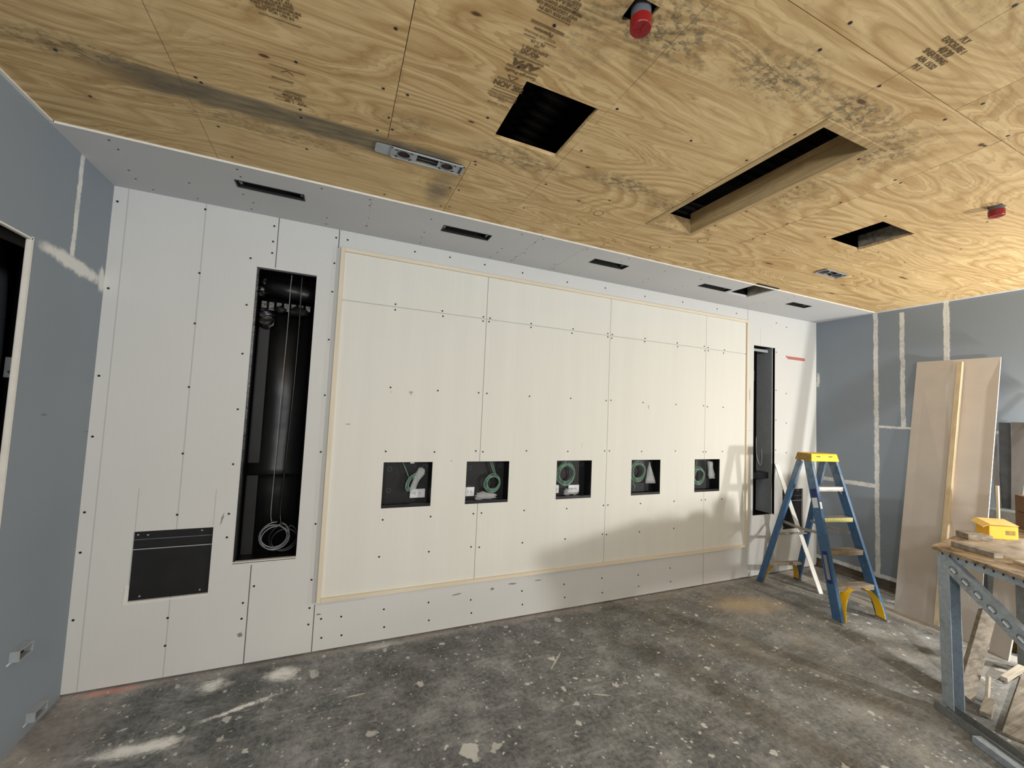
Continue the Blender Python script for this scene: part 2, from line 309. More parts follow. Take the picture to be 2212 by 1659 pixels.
def mat_metal(name, c, rough=0.38, dirt=0.35):
    n = NT(name, rough, 0.5, 0.40)
    v = n.voro(scale=60, out='Color'); sc = n.n('ShaderNodeSeparateColor'); n.t.links.new(v, sc.inputs[0])
    k = n.mix(sc.outputs[0], tuple(q * 0.8 for q in c[:3]) + (1,), c)
    k = n.mix(n.math('MULTIPLY', n.step(n.noise(scale=8, detail=6, rough=0.7), 0.5, 0.7), dirt), k, lin(90, 88, 84))
    n.put(n.b.inputs['Roughness'], n.math('ADD', rough - 0.08, n.math('MULTIPLY', n.noise(scale=20), 0.25)))
    return n.col(k).m
def mat_blue_rail():
    n = NT('blue_fiberglass', 0.45, 0.4)
    f = n.noise(scale=26, detail=4); c = n.mix(f, lin(46, 80, 118), lin(70, 106, 142))
    sp = n.step(n.noise(n.vec((1, 1, 0.6)), scale=42, detail=4, rough=0.7), 0.66, 0.71); c = n.mix(n.math('MULTIPLY', sp, 0.8), c, lin(170, 184, 194))
    x, y, z = n.xyz(); worn = n.math('MULTIPLY', n.step(z, 1.0, 1.3), n.step(n.noise(scale=11, detail=5, rough=0.7), 0.35, 0.6))
    c = n.mix(n.math('MULTIPLY', worn, 0.75), c, lin(128, 138, 142))
    return n.col(c).m
def mat_plastic_film(name='clear_plastic_film'):
    n = NT(name, 0.22, 0.6); n.b.inputs['Alpha'].default_value = 0.30
    n.bump(n.noise(scale=30, detail=5, rough=0.7), 0.6, 0.01)
    return n.col(lin(218, 222, 224)).m
def mat_black_liner():
    n = NT('black_painted_sheet', 0.38, 0.5); g = n.noise(n.vec((3, 3, 1)), scale=2.5, detail=5)
    c = n.mix(g, lin(6, 6, 7), lin(17, 18, 19)); n.bump(n.noise(scale=2.2, detail=3), 0.25, 0.05)
    return n.col(c).m
MT = {}
def mats():
    MT.update(gyp=mat_gypsum(), soffit=mat_soffit(), panel=mat_panel(), ply=mat_ply(), floor=mat_floor(), rail=mat_blue_rail(), film=mat_plastic_film(), liner=mat_black_liner(),
        wl=mat_bluewall('left_wall_blue_board', [('y', -0.338, 0.015, 2.44, 3.2)]),
        wr=mat_bluewall('right_wall_blue_board', [('y', -0.618, 0.018, 0.0, 3.2), ('y', -0.853, 0.016, 1.73, 2.96), ('y', -1.19, 0.009, 2.40, 3.2), ('y', -1.212, 0.007, 2.40, 3.2), ('z', 1.725, 0.010, -3.0, -0.62), ('z', 1.072, 0.020, -0.62, 0.1), ('z', 0.125, 0.018, -3.0, 0.1), ('y', -0.02, 0.012, 2.18, 2.36)]),
        edge=plain('bare_gypsum_edge', lin(214, 212, 205), 0.9, var=0.06), black=plain('matte_black_paint', lin(20, 20, 22), 0.55, var=0.35, scale=9),
        blackrough=plain('black_mastic', lin(12, 12, 13), 0.30, 0.6, var=0.5, scale=30, bump=0.8), plenum=plain('dark_plenum_steel', lin(28, 26, 24), 0.6, 0.4, 0.3, var=0.3),
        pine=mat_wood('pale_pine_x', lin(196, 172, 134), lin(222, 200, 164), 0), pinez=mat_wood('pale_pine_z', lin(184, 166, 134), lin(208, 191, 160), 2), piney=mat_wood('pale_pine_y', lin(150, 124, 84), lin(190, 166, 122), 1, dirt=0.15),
        frame=mat_wood('pale_frame_strip', lin(206, 195, 172), lin(222, 212, 192), 0, 0.6), framez=mat_wood('pale_frame_strip_upright', lin(206, 195, 172), lin(222, 212, 192), 2, 0.6),
        drywood=mat_wood('dry_pale_wood', lin(166, 157, 140), lin(196, 187, 169), 0), oldwood=mat_wood('weathered_board', lin(112, 104, 92), lin(158, 149, 134), 0, 1.0, 0.8, 0.5), top=mat_wood('worn_plywood_top', lin(142, 124, 102), lin(184, 166, 140), 1, 0.7, 0.75, 0.9),
        steel=mat_metal('galvanised_steel', lin(176, 188, 198)), steeld=mat_metal('dusty_galvanised_steel', lin(138, 142, 142), 0.5, 0.7), alu=plain('dusty_aluminium', lin(150, 146, 138), 0.45, 0.5, 0.4, var=0.2),
        grey=plain('grey_painted_metal', lin(150, 156, 160), 0.5, var=0.08), greyd=plain('dark_grey_metal', lin(84, 88, 92), 0.5, var=0.2), screw=plain('black_screw', lin(24, 23, 23), 0.5, var=0.1),
        brown=plain('brown_mesh', lin(52, 30, 26), 0.8, var=0.5, scale=60), red=plain('red_plastic', lin(124, 8, 14), 0.35, 0.5, var=0.1), yellow=plain('yellow_plastic', lin(240, 192, 30), 0.45, var=0.06),
        yellowd=plain('dusty_yellow_plastic', lin(196, 152, 40), 0.6, var=0.2), capside=plain('grimy_cap_side', lin(140, 112, 44), 0.6, var=0.35, scale=40), green=plain('green_cable_jacket', lin(112, 146, 128), 0.5, var=0.1), cable=plain('black_cable_jacket', lin(22, 22, 24), 0.35, 0.6, var=0.2),
        cgrey=plain('grey_cable_jacket', lin(120, 122, 126), 0.3, 0.6, var=0.2), plate=plain('white_outlet_plate', lin(222, 226, 230), 0.35, 0.5, var=0.03), slot=plain('dark_slot', lin(40, 40, 42), 0.6), ink=plain('stamp_ink', lin(104, 86, 62), 0.85, 0.1, var=0.3, scale=60),
        inkb=plain('dark_ink', lin(36, 32, 28), 0.8, 0.1), white=plain('white_pvc', lin(226, 226, 222), 0.45, var=0.05), sheet=plain('tan_gypsum_paper', lin(199, 192, 185), 0.85, 0.2, var=0.05, scale=4), card=plain('brown_cardboard', lin(120, 92, 70), 0.8, 0.2, var=0.12),
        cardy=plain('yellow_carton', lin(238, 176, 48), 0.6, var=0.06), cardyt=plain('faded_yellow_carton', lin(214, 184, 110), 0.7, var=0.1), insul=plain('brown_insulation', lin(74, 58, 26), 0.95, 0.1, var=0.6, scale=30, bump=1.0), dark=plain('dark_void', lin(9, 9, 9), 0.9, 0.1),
        track=plain('dirty_wall_track', lin(92, 84, 74), 0.8, var=0.25), greyboard=plain('grey_backer_offcut', lin(104, 101, 97), 0.9, 0.1, var=0.08), wrap=plain('pipe_wrap', lin(150, 148, 142), 0.8, var=0.15), duct=plain('blue_grey_duct', lin(120, 132, 142), 0.6, var=0.06),
        faded=plain('faded_label', lin(202, 200, 128), 0.6, var=0.15, scale=40), sticker=plain('label_white', lin(206, 210, 214), 0.5, var=0.05), navy=plain('label_navy', lin(24, 40, 96), 0.5), lens=plain('flake', lin(188, 184, 174), 0.9, 0.1))
mats()

# ------------------------------------------------------------------ mesh helpers
class MB:
    def __init__(s): s.bm = bmesh.new()
    def quadbox(s, P):   # P: 8 corners, bottom 4 ccw then top 4
        v = [s.bm.verts.new(p) for p in P]
        for f in ((3, 2, 1, 0), (4, 5, 6, 7), (0, 1, 5, 4), (1, 2, 6, 5), (2, 3, 7, 6), (3, 0, 4, 7)): s.bm.faces.new([v[i] for i in f])
        return s
    def box(s, a, b, mtx=None):
        x0, y0, z0 = [min(p, q) for p, q in zip(a, b)]; x1, y1, z1 = [max(p, q) for p, q in zip(a, b)]
        P = [Vector(p) for p in ((x0, y0, z0), (x1, y0, z0), (x1, y1, z0), (x0, y1, z0), (x0, y0, z1), (x1, y0, z1), (x1, y1, z1), (x0, y1, z1))]
        if mtx is not None: P = [mtx @ p for p in P]
        return s.quadbox(P)
    def bar(s, p0, p1, wv, tv, w0, t0, w1=None, t1=None):   # bar between two points, full widths along wv and tv
        p0, p1, wv, tv = Vector(p0), Vector(p1), Vector(wv), Vector(tv); w1 = w0 if w1 is None else w1; t1 = t0 if t1 is None else t1
        P = []
        for p, w, t in ((p0, w0, t0), (p1, w1, t1)):
            P += [p - wv * w / 2 - tv * t / 2, p + wv * w / 2 - tv * t / 2, p + wv * w / 2 + tv * t / 2, p - wv * w / 2 + tv * t / 2]
        return s.quadbox(P)
    def prism(s, poly, d):   # polygon points (3D) extruded by vector d
        d = Vector(d); a = [s.bm.verts.new(p) for p in poly]; b = [s.bm.verts.new(Vector(p) + d) for p in poly]; n = len(a)
        s.bm.faces.new(a[::-1]); s.bm.faces.new(b)
        for i in range(n): s.bm.faces.new([a[i], a[(i + 1) % n], b[(i + 1) % n], b[i]])
        return s
    def tube(s, pts, r, seg=8, closed=False, caps=True):
        pts = [Vector(p) for p in pts]; rings = []; n = len(pts); prev = None
        for i, p in enumerate(pts):
            if closed: t = pts[(i + 1) % n] - pts[i - 1]
            else: t = pts[min(i + 1, n - 1)] - pts[max(i - 1, 0)]
            t.normalize()
            if prev is None:
                a = Vector((0, 0, 1)) if abs(t.z) < 0.9 else Vector((1, 0, 0)); u = t.cross(a).normalized()
            else:
                u = prev - t * prev.dot(t); u = u.normalized() if u.length > 1e-6 else t.orthogonal().normalized()
            prev = u; w = t.cross(u); rr = r[i] if isinstance(r, (list, tuple)) else r
            rings.append([s.bm.verts.new(p + (u * math.cos(2 * math.pi * k / seg) + w * math.sin(2 * math.pi * k / seg)) * rr) for k in range(seg)])
        m = n if closed else n - 1
        for i in range(m):
            A, B = rings[i], rings[(i + 1) % n]
            for k in range(seg): s.bm.faces.new([A[k], A[(k + 1) % seg], B[(k + 1) % seg], B[k]])
        if not closed and caps: s.bm.faces.new(rings[0][::-1]); s.bm.faces.new(rings[-1])
        return s
    def plate(s, fn, us, vs, holes, th):   # plate in (u,v) with rectangular holes; fn(u,v,d) -> point
        U = sorted(set([us[0], us[1]] + [min(max(h[k], us[0]), us[1]) for h in holes for k in (0, 1)])); V = sorted(set([vs[0], vs[1]] + [min(max(h[k], vs[0]), vs[1]) for h in holes for k in (2, 3)]))
        def solid(i, j):
            if i < 0 or j < 0 or i >= len(U) - 1 or j >= len(V) - 1: return False
            cu, cv = (U[i] + U[i + 1]) / 2, (V[j] + V[j + 1]) / 2
            return not any(h[0] < cu < h[1] and h[2] < cv < h[3] for h in holes)
        cache = {}
        def vt(i, j, k):
            if (i, j, k) not in cache: cache[(i, j, k)] = s.bm.verts.new(fn(U[i], V[j], th * k))
            return cache[(i, j, k)]
        for i in range(len(U) - 1):
            for j in range(len(V) - 1):
                if not solid(i, j): continue
                s.bm.faces.new([vt(i, j, 0), vt(i + 1, j, 0), vt(i + 1, j + 1, 0), vt(i, j + 1, 0)]); s.bm.faces.new([vt(i, j + 1, 1), vt(i + 1, j + 1, 1), vt(i + 1, j, 1), vt(i, j, 1)])
                for (di, dj, a, b) in ((-1, 0, (i, j + 1), (i, j)), (1, 0, (i + 1, j), (i + 1, j + 1)), (0, -1, (i, j), (i + 1, j)), (0, 1, (i + 1, j + 1), (i, j + 1))):
                    if not solid(i + di, j + dj): s.bm.faces.new([vt(*a, 0), vt(*a, 1), vt(*b, 1), vt(*b, 0)])
        return s
    def lathe(s, prof, seg=20, mtx=None):   # profile [(r,z)...]
        rings = []
        for r, z in prof:
            ring = []
            for k in range(seg):
                p = Vector((r * math.cos(2 * math.pi * k / seg), r * math.sin(2 * math.pi * k / seg), z)); ring.append(s.bm.verts.new(mtx @ p if mtx else p))
            rings.append(ring)
        for A, B in zip(rings, rings[1:]):
            for k in range(seg): s.bm.faces.new([A[k], A[(k + 1) % seg], B[(k + 1) % seg], B[k]])
        s.bm.faces.new(rings[0][::-1]); s.bm.faces.new(rings[-1]); return s
    def build(s, name, mat, parent=None, bevel=0.0, smooth=False, org=None):
        bmesh.ops.remove_doubles(s.bm, verts=s.bm.verts, dist=1e-6)
        bmesh.ops.recalc_face_normals(s.bm, faces=s.bm.faces)
        me = bpy.data.meshes.new(name)
        if org is not None: bmesh.ops.translate(s.bm, verts=s.bm.verts, vec=-Vector(org))
        s.bm.to_mesh(me); s.bm.free(); me.materials.append(MT[mat] if isinstance(mat, str) else mat)
        if smooth:
            for p in me.polygons: p.use_smooth = True
        o = bpy.data.objects.new(name, me); COL.objects.link(o)
        if org is not None: o.location = org
        if parent is not None:
            o.parent = parent; pl = Vector((0, 0, 0)); p = parent
            if org is None and parent.type == 'EMPTY' and parent.get('_world'): o.location = -parent.location
        if bevel:
            md = o.modifiers.new('bevel', 'BEVEL'); md.width = bevel; md.segments = 2; md.limit_method = 'ANGLE'; md.angle_limit = math.radians(40)
        return o
def tag(o, label=None, cat=None, group=None, kind=None):
    for k, v in (('label', label), ('category', cat), ('group', group), ('kind', kind)):
        if v: o[k] = v
    return o
def thing(name, loc, label, cat, group=None, rot=(0, 0, 0)):
    o = bpy.data.objects.new(name, None); COL.objects.link(o); o.location = loc; o.rotation_euler = rot; o.empty_display_size = 0.1
    return tag(o, label, cat, group)
def rel(o, pts): return [tuple(Vector(p) - o.location) for p in pts]
def dupe(src, name=None, parent=None, loc=None):
    c = src.copy(); COL.objects.link(c)
    if parent is not None: c.parent = parent
    if loc is not None: c.location = loc
    return c

# ------------------------------------------------------------------ the setting
MB().box((-1.6, -9.0, -0.15), (W + 5.0, 0.5, 0.0)).build('floor', 'floor'); tag(bpy.data.objects['floor'], 'dusty stained grey concrete floor of the whole room', 'floor', kind='structure')
# front wall with its cut-outs
BOXES = [(1.683, 2.050), (2.327, 2.699), (3.157, 3.524), (3.979, 4.337), (4.796, 5.157)]
BZ = (0.965, 1.3034)
NICHE_L = (0.776, 1.144, 0.658, 2.625); NICHE_R = (5.693, 6.042, 0.668, 2.597)
PAN_L = (0.256, 0.657, 0.4875, 0.9); PAN_R = (6.20, 6.574, 0.475, 0.94)
wall_holes = [(a, b, BZ[0], BZ[1]) for a, b in BOXES] + [NICHE_L, NICHE_R, PAN_L, PAN_R]
wf = MB().plate(lambda u, v, d: (u, d, v), (0.0, W), (0.012, H), wall_holes, 0.016).build('wall_front', 'gyp'); tag(wf, 'long white gypsum board wall facing the camera', 'wall', kind='structure')
def pane(u0, u1, v0, v1):
    return MB().plate(lambda u, v, d: (u, -0.010 + d, v), (u0, u1), (v0, v1), [(a, b, BZ[0], BZ[1]) for a, b in BOXES], 0.0098).build('backing_board', 'panel', wf)
PX = [1.318, 2.435, 3.686, 4.932, 5.548]
for i in range(4):
    g = 0.002
    pane(PX[i] + (g if i else 0), PX[i + 1] - (g if i < 3 else 0), 0.372, 2.4745); pane(PX[i] + (g if i else 0), PX[i + 1] - (g if i < 3 else 0), 2.4815, 2.834)
# screws in wall and panels, each a small black head
scm = MB().lathe([(0.0018, 0.0), (0.0068, 0.0006), (0.0068, 0.0014)], 8, Matrix.Rotation(math.pi / 2, 4, 'X')).build('screw', 'screw', wf)
first = [True]
def screw(x, z, y=-0.0003):
    if first[0]: o = scm; first[0] = False
    else: o = dupe(scm, parent=wf)
    o.location = (x, y, z)
PS = [1.70, 2.065, 2.405, 2.465, 2.855, 3.27, 3.66, 3.71, 4.10, 4.53, 4.905, 4.958, 5.20]
for zr in (2.460, 2.496, 1.86, 1.385, 0.885, 0.62):
    for k, xx in enumerate(PS):
        if zr == 0.62 and xx > 4.8: continue
        screw(xx + random.uniform(-.008, .008), zr + random.uniform(-.006, .006), -0.0105)
for zz in (2.90, 2.36, 1.83, 1.47, 1.03, 0.80, 0.42):
    screw(0.022, zz)
for zz in (2.955, 2.53, 2.20, 1.79, 1.37, 0.99, 0.365, 0.20): screw(0.462, zz)
for zz in (2.68, 2.36, 2.03, 1.66, 1.30, 0.98, 0.83): screw(0.735, zz)
for zz in (2.93, 2.82, 2.74): screw(0.878 + random.choice((-.02, .02)), zz)
for zz in (0.50, 0.40, 0.30): screw(0.884 + random.choice((-.03, .025)), zz)
for zz in (2.93, 2.74, 2.53, 2.18, 1.78, 1.38, 0.88, 0.50, 0.31, 0.20): screw(1.252, zz)
for xx in (1.33, 1.46, 1.75, 2.08, 2.42, 2.87, 3.28, 3.68, 4.10, 4.50): screw(xx, 0.215 + random.uniform(-.02, .02)); screw(xx + 0.01, 0.10 + random.uniform(-.01, .01))
for xx in (1.33, 1.82, 2.10, 2.40, 2.75, 3.2, 3.62, 4.1, 4.6, 5.1, 5.4): screw(xx, 2.925 + random.uniform(-.01, .02))
for zz in (2.9, 2.55, 2.10, 1.75, 1.40): screw(6.075, zz); screw(6.26, zz - 0.03)
# wood strips framing the panel
def strip(name, a, b, m): o = MB().box(a, b).build(name, m, bevel=0.002); tag(o, kind='structure'); return o
t1 = strip('trim_1', (1.291, -0.028, 0.345), (1.318, 0.0, 2.860), 'framez'); tag(t1, 'pale wood strip down the left edge of the cream panel', 'trim')
t2 = strip('trim_2', (5.548, -0.028, 0.345), (5.575, 0.0, 2.860), 'framez'); tag(t2, 'pale wood strip down the right edge of the cream panel', 'trim')
t3 = strip('trim_3', (1.318, -0.028, 2.834), (5.548, 0.0, 2.860), 'frame'); tag(t3, 'pale wood strip along the top of the cream panel', 'trim')
t4 = strip('trim_4', (1.318, -0.030, 0.345), (5.548, 0.0, 0.372), 'frame'); tag(t4, 'pale wood strip along the bottom of the cream panel', 'trim')
# dark cavity behind the front wall
cav = MB().box((-0.1, 0.34, 0), (W + 0.2, 0.36, H + 0.6)).build('wall_behind', 'dark'); tag(cav, 'dark rear face of the wall cavity', 'wall', kind='structure')
# left wall with a door opening
DOOR = (-1.75, -0.632, -1.0, 2.425)
wl = MB().plate(lambda u, v, d: (-d, u, v), (-9.0, 0.0), (0.0, H), [DOOR], 0.016).build('wall_left', 'wl'); tag(wl, 'blue-grey gypsum board wall on the left with a door opening', 'wall', kind='structure')
MB().box((-0.027, -0.631, 0.0), (-0.0165, -0.50, 2.425)).build('second_board', 'edge', wl); MB().box((-0.027, -1.75, 2.426), (-0.0165, -0.50, 2.60)).build('door_head', 'edge', wl)
MB().box((-0.016, -0.646, 0.0), (0.0012, -0.632, 2.432)).build('corner_bead', 'edge', wl); MB().box((-0.016, -1.75, 2.418), (0.0012, -0.64, 2.4265)).build('corner_bead', 'edge', wl)
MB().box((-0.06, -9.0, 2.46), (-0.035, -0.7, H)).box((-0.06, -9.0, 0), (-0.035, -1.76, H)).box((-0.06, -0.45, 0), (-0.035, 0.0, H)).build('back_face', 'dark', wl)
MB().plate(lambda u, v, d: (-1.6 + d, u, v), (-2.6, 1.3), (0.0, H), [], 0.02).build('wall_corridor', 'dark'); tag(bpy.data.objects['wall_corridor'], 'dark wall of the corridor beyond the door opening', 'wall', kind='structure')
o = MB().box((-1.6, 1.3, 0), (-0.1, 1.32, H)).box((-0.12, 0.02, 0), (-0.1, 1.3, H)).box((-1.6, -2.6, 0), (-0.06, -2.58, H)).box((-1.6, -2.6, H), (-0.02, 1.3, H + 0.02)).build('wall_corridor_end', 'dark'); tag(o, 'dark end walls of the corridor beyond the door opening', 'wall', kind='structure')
# right wall
wr = MB().plate(lambda u, v, d: (W + d, u, v), (-2.05, 0.0), (0.10, H), [], 0.016).build('wall_right', 'wr'); tag(wr, 'blue-grey gypsum board wall on the right with white joint compound', 'wall', kind='structure')
MB().box((W + 0.016, -2.05, 0.0), (W + 0.12, 0.34, H)).build('wall_right_studs', 'track'); tag(bpy.data.objects['wall_right_studs'], 'brown framing showing in the gap under the right wall', 'wall', kind='structure')
MB().box((W - 0.02, -2.05, 0.0), (W + 0.02, -0.01, 0.035)).build('baseboard_right', 'track'); tag(bpy.data.objects['baseboard_right'], 'dirty floor track along the foot of the right wall', 'track', kind='structure')
# ceiling: plywood sheets with cut-outs, gypsum strip along the front wall
SQ1 = (1.922, 2.252, -1.828, -1.463); LONG = (3.163, 3.492, -2.172, -1.142); SQ2 = (4.372, 4.738, -1.822, -1.503)
SOF_HOLE = (4.845, 5.137, -0.66, -0.325)
SLOTS = [(0.704, 1.067, -0.449, -0.358), (1.937, 2.294, -0.455, -0.353), (3.192, 3.536, -0.45, -0.352), (4.430, 4.794, -0.43, -0.345), (5.68, 5.995, -0.45, -0.36)]
BRK1 = (1.478, 1.872, -1.190, -1.095); BRK2 = (4.945, 5.235, -1.185, -1.085)
SPR = [(2.130, -2.230), (4.69, -2.200)]
cl = bpy.data.objects.new('ceiling', None); COL.objects.link(cl); tag(cl, 'knotty plywood sheet ceiling with square and long cut-outs', 'ceiling', kind='structure')
zc = H + 0.004
def sheet(u, v, holes):
    g = 0.0013
    return MB().plate(lambda a, b, d: (a, b, zc + d), (u[0] + g, u[1] - g), (v[0] + g, v[1] - g), holes, 0.018).build('plywood_sheet', 'ply', cl)
allh = [SQ1, LONG, SQ2, SOF_HOLE, (BRK1[0] + .02, BRK1[1] - .02, BRK1[2] + .01, BRK1[3] - .01), (BRK2[0] + .02, BRK2[1] - .02, BRK2[2] + .01, BRK2[3] - .01)] + [(a - .046, a + .040, b - .040, b + .046) for a, b in SPR[:1]] + [(a - .03, a + .03, b - .03, b + .03) for a, b in SPR[1:]]
for u, v in (((0.012, 1.885), (-1.232, -0.612)), ((1.885, 4.33), (-1.232, -0.612)), ((4.33, W - 0.012), (-1.232, -0.612)),
             ((0.012, 1.472), (-2.452, -1.232)), ((1.472, 3.925), (-2.452, -1.232)), ((3.925, 6.37), (-2.452, -1.232)), ((6.37, W - 0.012), (-2.452, -1.232)),
             ((0.012, 1.05), (-3.672, -2.452)), ((1.05, 3.51), (-3.672, -2.452)), ((3.51, 5.95), (-3.672, -2.452)), ((5.95, W - 0.012), (-3.672, -2.452)),
             ((0.012, 2.0), (-6.0, -3.672)), ((2.0, W - 0.012), (-6.0, -3.672))):
    sheet(u, v, allh)
so = MB().plate(lambda a, b, d: (a, b, H - 0.006 + d), (0.0, W), (-0.622, 0.0), [SOF_HOLE] + SLOTS, 0.022).build('gypsum_strip', 'soffit', cl)
MB().box((0.0, -6.0, H - 0.004), (0.016, -0.63, H + 0.004)).build('edge_bead', 'edge', cl); MB().box((W - 0.016, -2.05, H - 0.006), (W, -0.63, H + 0.004)).build('edge_bead', 'edge', cl)
MB().box((0.02, -0.629, H - 0.007), (W - 0.02, -0.623, H + 0.004)).build('edge_bead', 'edge', cl)
# plenum above: deck with ribs, unseen sides added to keep world light out
pl = MB().box((-0.2, -6.1, H + 0.62), (W + 0.3, 0.4, H + 0.66))
for k in range(36):
    yy = -2.9 + k * 0.085; pl.box((-0.1, yy, H + 0.60), (W + 0.2, yy + 0.030, H + 0.62))
pl.box((-0.2, -6.1, H + 0.03), (W + 0.3, -6.0, H + 0.66)).box((-0.2, -6.1, H + 0.03), (-0.15, 0.4, H + 0.66)).box((W + 0.2, -6.1, H + 0.03), (W + 0.3, 0.4, H + 0.66)).box((-0.2, 0.36, H + 0.02), (W + 0.3, 0.4, H + 0.66))
o = pl.build('ceiling_deck', 'plenum'); tag(o, 'dark ribbed steel deck seen through the ceiling cut-outs, with added light-blocking sides', 'ceiling', kind='structure')
o = MB().box((3.2, -1.55, H + 0.45), (3.75, -1.2, H + 0.50)).box((3.5, -1.2, H + 0.4), (3.9, -0.9, H + 0.45)).build('plenum_duct', 'greyd'); tag(o, 'dim grey duct plate above the long ceiling cut-out', 'duct')
# nail heads in the ceiling
nm = MB().lathe([(0.002, 0.0), (0.0065, -0.0008), (0.005, -0.0016)], 8).build('nail', 'screw', cl)
pts = []
for xx in (0.28, 0.73, 1.10, 1.43, 1.52, 1.86, 1.91, 2.33, 2.75, 3.1, 3.55, 3.90, 3.96, 4.3, 4.9, 5.3):
    for yy in (-0.70, -0.92, -1.21, -1.27, -1.55, -1.85, -2.1, -2.42, -2.49, -2.75):
        if random.random() < 0.60: pts.append((xx + random.uniform(-.012, .012), yy + random.uniform(-.03, .03)))
for k in range(14): pts.append((1.472 + random.choice((-.012, .012)), -1.30 - k * 0.075)); pts.append((3.925 + random.choice((-.01, .01)), -1.28 - k * 0.085))
pts = [p for p in pts if not any(h[0] - .02 < p[0] < h[1] + .02 and h[2] - .02 < p[1] < h[3] + .02 for h in allh + [BRK1, BRK2])][:98]
for i, p in enumerate(pts):
    q = nm if i == 0 else dupe(nm, parent=cl); q.location = (p[0], p[1], zc)
sn = MB().lathe([(0.002, 0.0), (0.0055, -0.0008), (0.005, -0.0014)], 8).build('screw', 'screw', cl); k = 0
for xx in (0.18, 0.42, 0.73, 1.18, 1.46, 1.86, 2.45, 2.62, 3.0, 3.42, 3.9, 4.3, 5.5):
    for yy in (-0.58, -0.50, -0.27, -0.17, -0.06):
        if random.random() < 0.72:
            q = sn if k == 0 else dupe(sn, parent=cl); q.location = (xx + random.uniform(-.03, .03), yy, H - 0.006); k += 1

# ------------------------------------------------------------------ ink stamps on the plywood (printed marks are children of the ceiling)
def text(body, x, y, size, flip=False, bold=0.0, sx=1.0, shear=0.0):
    cu = bpy.data.curves.new('stamp_text', 'FONT'); cu.body = body; cu.size = size; cu.align_x = 'CENTER'; cu.align_y = 'CENTER'; cu.offset = bold; cu.shear = shear
    tmp = bpy.data.objects.new('stamp_text_tmp', cu); COL.objects.link(tmp); bpy.context.view_layer.update()
    me = bpy.data.meshes.new_from_object(tmp.evaluated_get(bpy.context.evaluated_depsgraph_get())); bpy.data.objects.remove(tmp)
    me.materials.clear(); me.materials.append(MT['ink']); o = bpy.data.objects.new('printed_lettering', me); COL.objects.link(o); o.parent = cl
    o.location = (x, y, zc - 0.0012); o.rotation_euler = (math.pi, 0, math.pi if flip else 0); o.scale = (sx, 1, 1)
    return o
rules = MB()
def rule(x0, x1, y, t=0.0022, dy=0.0):
    rules.quadbox([(x0, y - t / 2, zc - 0.0012), (x1, y - t / 2 + dy, zc - 0.0012), (x1, y + t / 2 + dy, zc - 0.0012), (x0, y + t / 2, zc - 0.0012),
                   (x0, y - t / 2, zc - 0.0004), (x1, y - t / 2 + dy, zc - 0.0004), (x1, y + t / 2 + dy, zc - 0.0004), (x0, y + t / 2, zc - 0.0004)])
# right-hand stamp, cut by the square hole
text('NOV 202', 1.868, -1.773, 0.036, bold=0.0012, sx=0.86); rule(1.815, 1.92, -1.752); rule(1.812, 1.92, -1.735, 0.003); rule(1.812, 1.92, -1.802); rule(1.812, 1.918, -1.795, 0.0015)
text('SHEATHING SPAN', 1.866, -1.722, 0.015, True); text('PS 1-19 EXPOSURE', 1.866, -1.708, 0.015, True); rule(1.815, 1.917, -1.699); text('15/32', 1.872, -1.690, 0.014, True); text('PANEL GRADE', 1.866, -1.668, 0.015, True)
for s in (0,):   # triangle mark
    for a, b in (((1.846, -1.826), (1.866, -1.803)), ((1.866, -1.803), (1.886, -1.826)), ((1.886, -1.826), (1.846, -1.826))):
        rules.bar((a[0], a[1], zc - 0.0008), (b[0], b[1], zc - 0.0008), Vector((b[1] - a[1], -(b[0] - a[0]), 0)).normalized(), (0, 0, 1), 0.003, 0.0008)
text('Georgia-Pacific', 1.885, -1.848, 0.021, True, 0.0003); rule(1.822, 1.948, -1.866); rule(1.822, 1.948, -1.872)
text('APA', 1.888, -1.893, 0.040, True, 0.0022, 1.35, 0.25); rule(1.826, 1.948, -1.915); rule(1.826, 1.948, -1.921)
text('THE ENGINEERED WOOD ASSN', 1.888, -1.931, 0.011, True); text('40/20', 1.880, -1.946, 0.026, True, 0.0006, 1.2); text('EXPOSURE 1', 1.890, -1.964, 0.018, True, 0.0003); text('000', 1.888, -1.981, 0.014, True); text('PS 1-19', 1.886, -1.995, 0.017, True, 0.0004)
rule(1.826, 1.870, -2.007, 0.002); rule(1.905, 1.95, -2.007, 0.002); text('SIZED FOR SPACING', 1.880, -2.022, 0.013, True); text('Plytanium', 1.884, -2.040, 0.018, True, 0.0006); rule(1.828, 1.95, -2.058); rule(1.828, 1.95, -2.064)
rule(1.828, 1.95, -2.100, 0.002)
for k, t in enumerate(('NOT FOR USE IN', 'WET LOCATIONS OR', 'PERMANENT EXPOSURE', 'STORE FLAT AND', 'KEEP DRY AT ALL', 'TIMES ON SITE')): text(t, 1.888, -2.112 - k * 0.015, 0.015, True, 0.0005)
# left-hand stamp
text('40/20', 1.074, -1.318, 0.026, bold=0.0005, sx=1.25); text('RATED SHEATHING', 1.055, -1.337, 0.014); rule(1.052, 1.13, -1.350, 0.002); rule(1.05, 1.13, -1.343, 0.002); text('THICKNESS 15/32', 1.062, -1.301, 0.015); text('PS 1  APA', 1.088, -1.284, 0.020, bold=0.0005); rule(1.008, 1.06, -1.280, 0.002)
rule(1.010, 1.085, -1.402, 0.002); rule(1.010, 1.09, -1.409, 0.002); rule(1.010, 1.135, -1.472, 0.0022); rule(1.01, 1.135, -1.695, 0.0022)
for a, b in (((1.048, -1.448), (1.072, -1.464)), ((1.072, -1.464), (1.092, -1.446))):
    rules.bar((a[0], a[1], zc - 0.0008), (b[0], b[1], zc - 0.0008), Vector((b[1] - a[1], -(b[0] - a[0]), 0)).normalized(), (0, 0, 1), 0.0025, 0.0008)
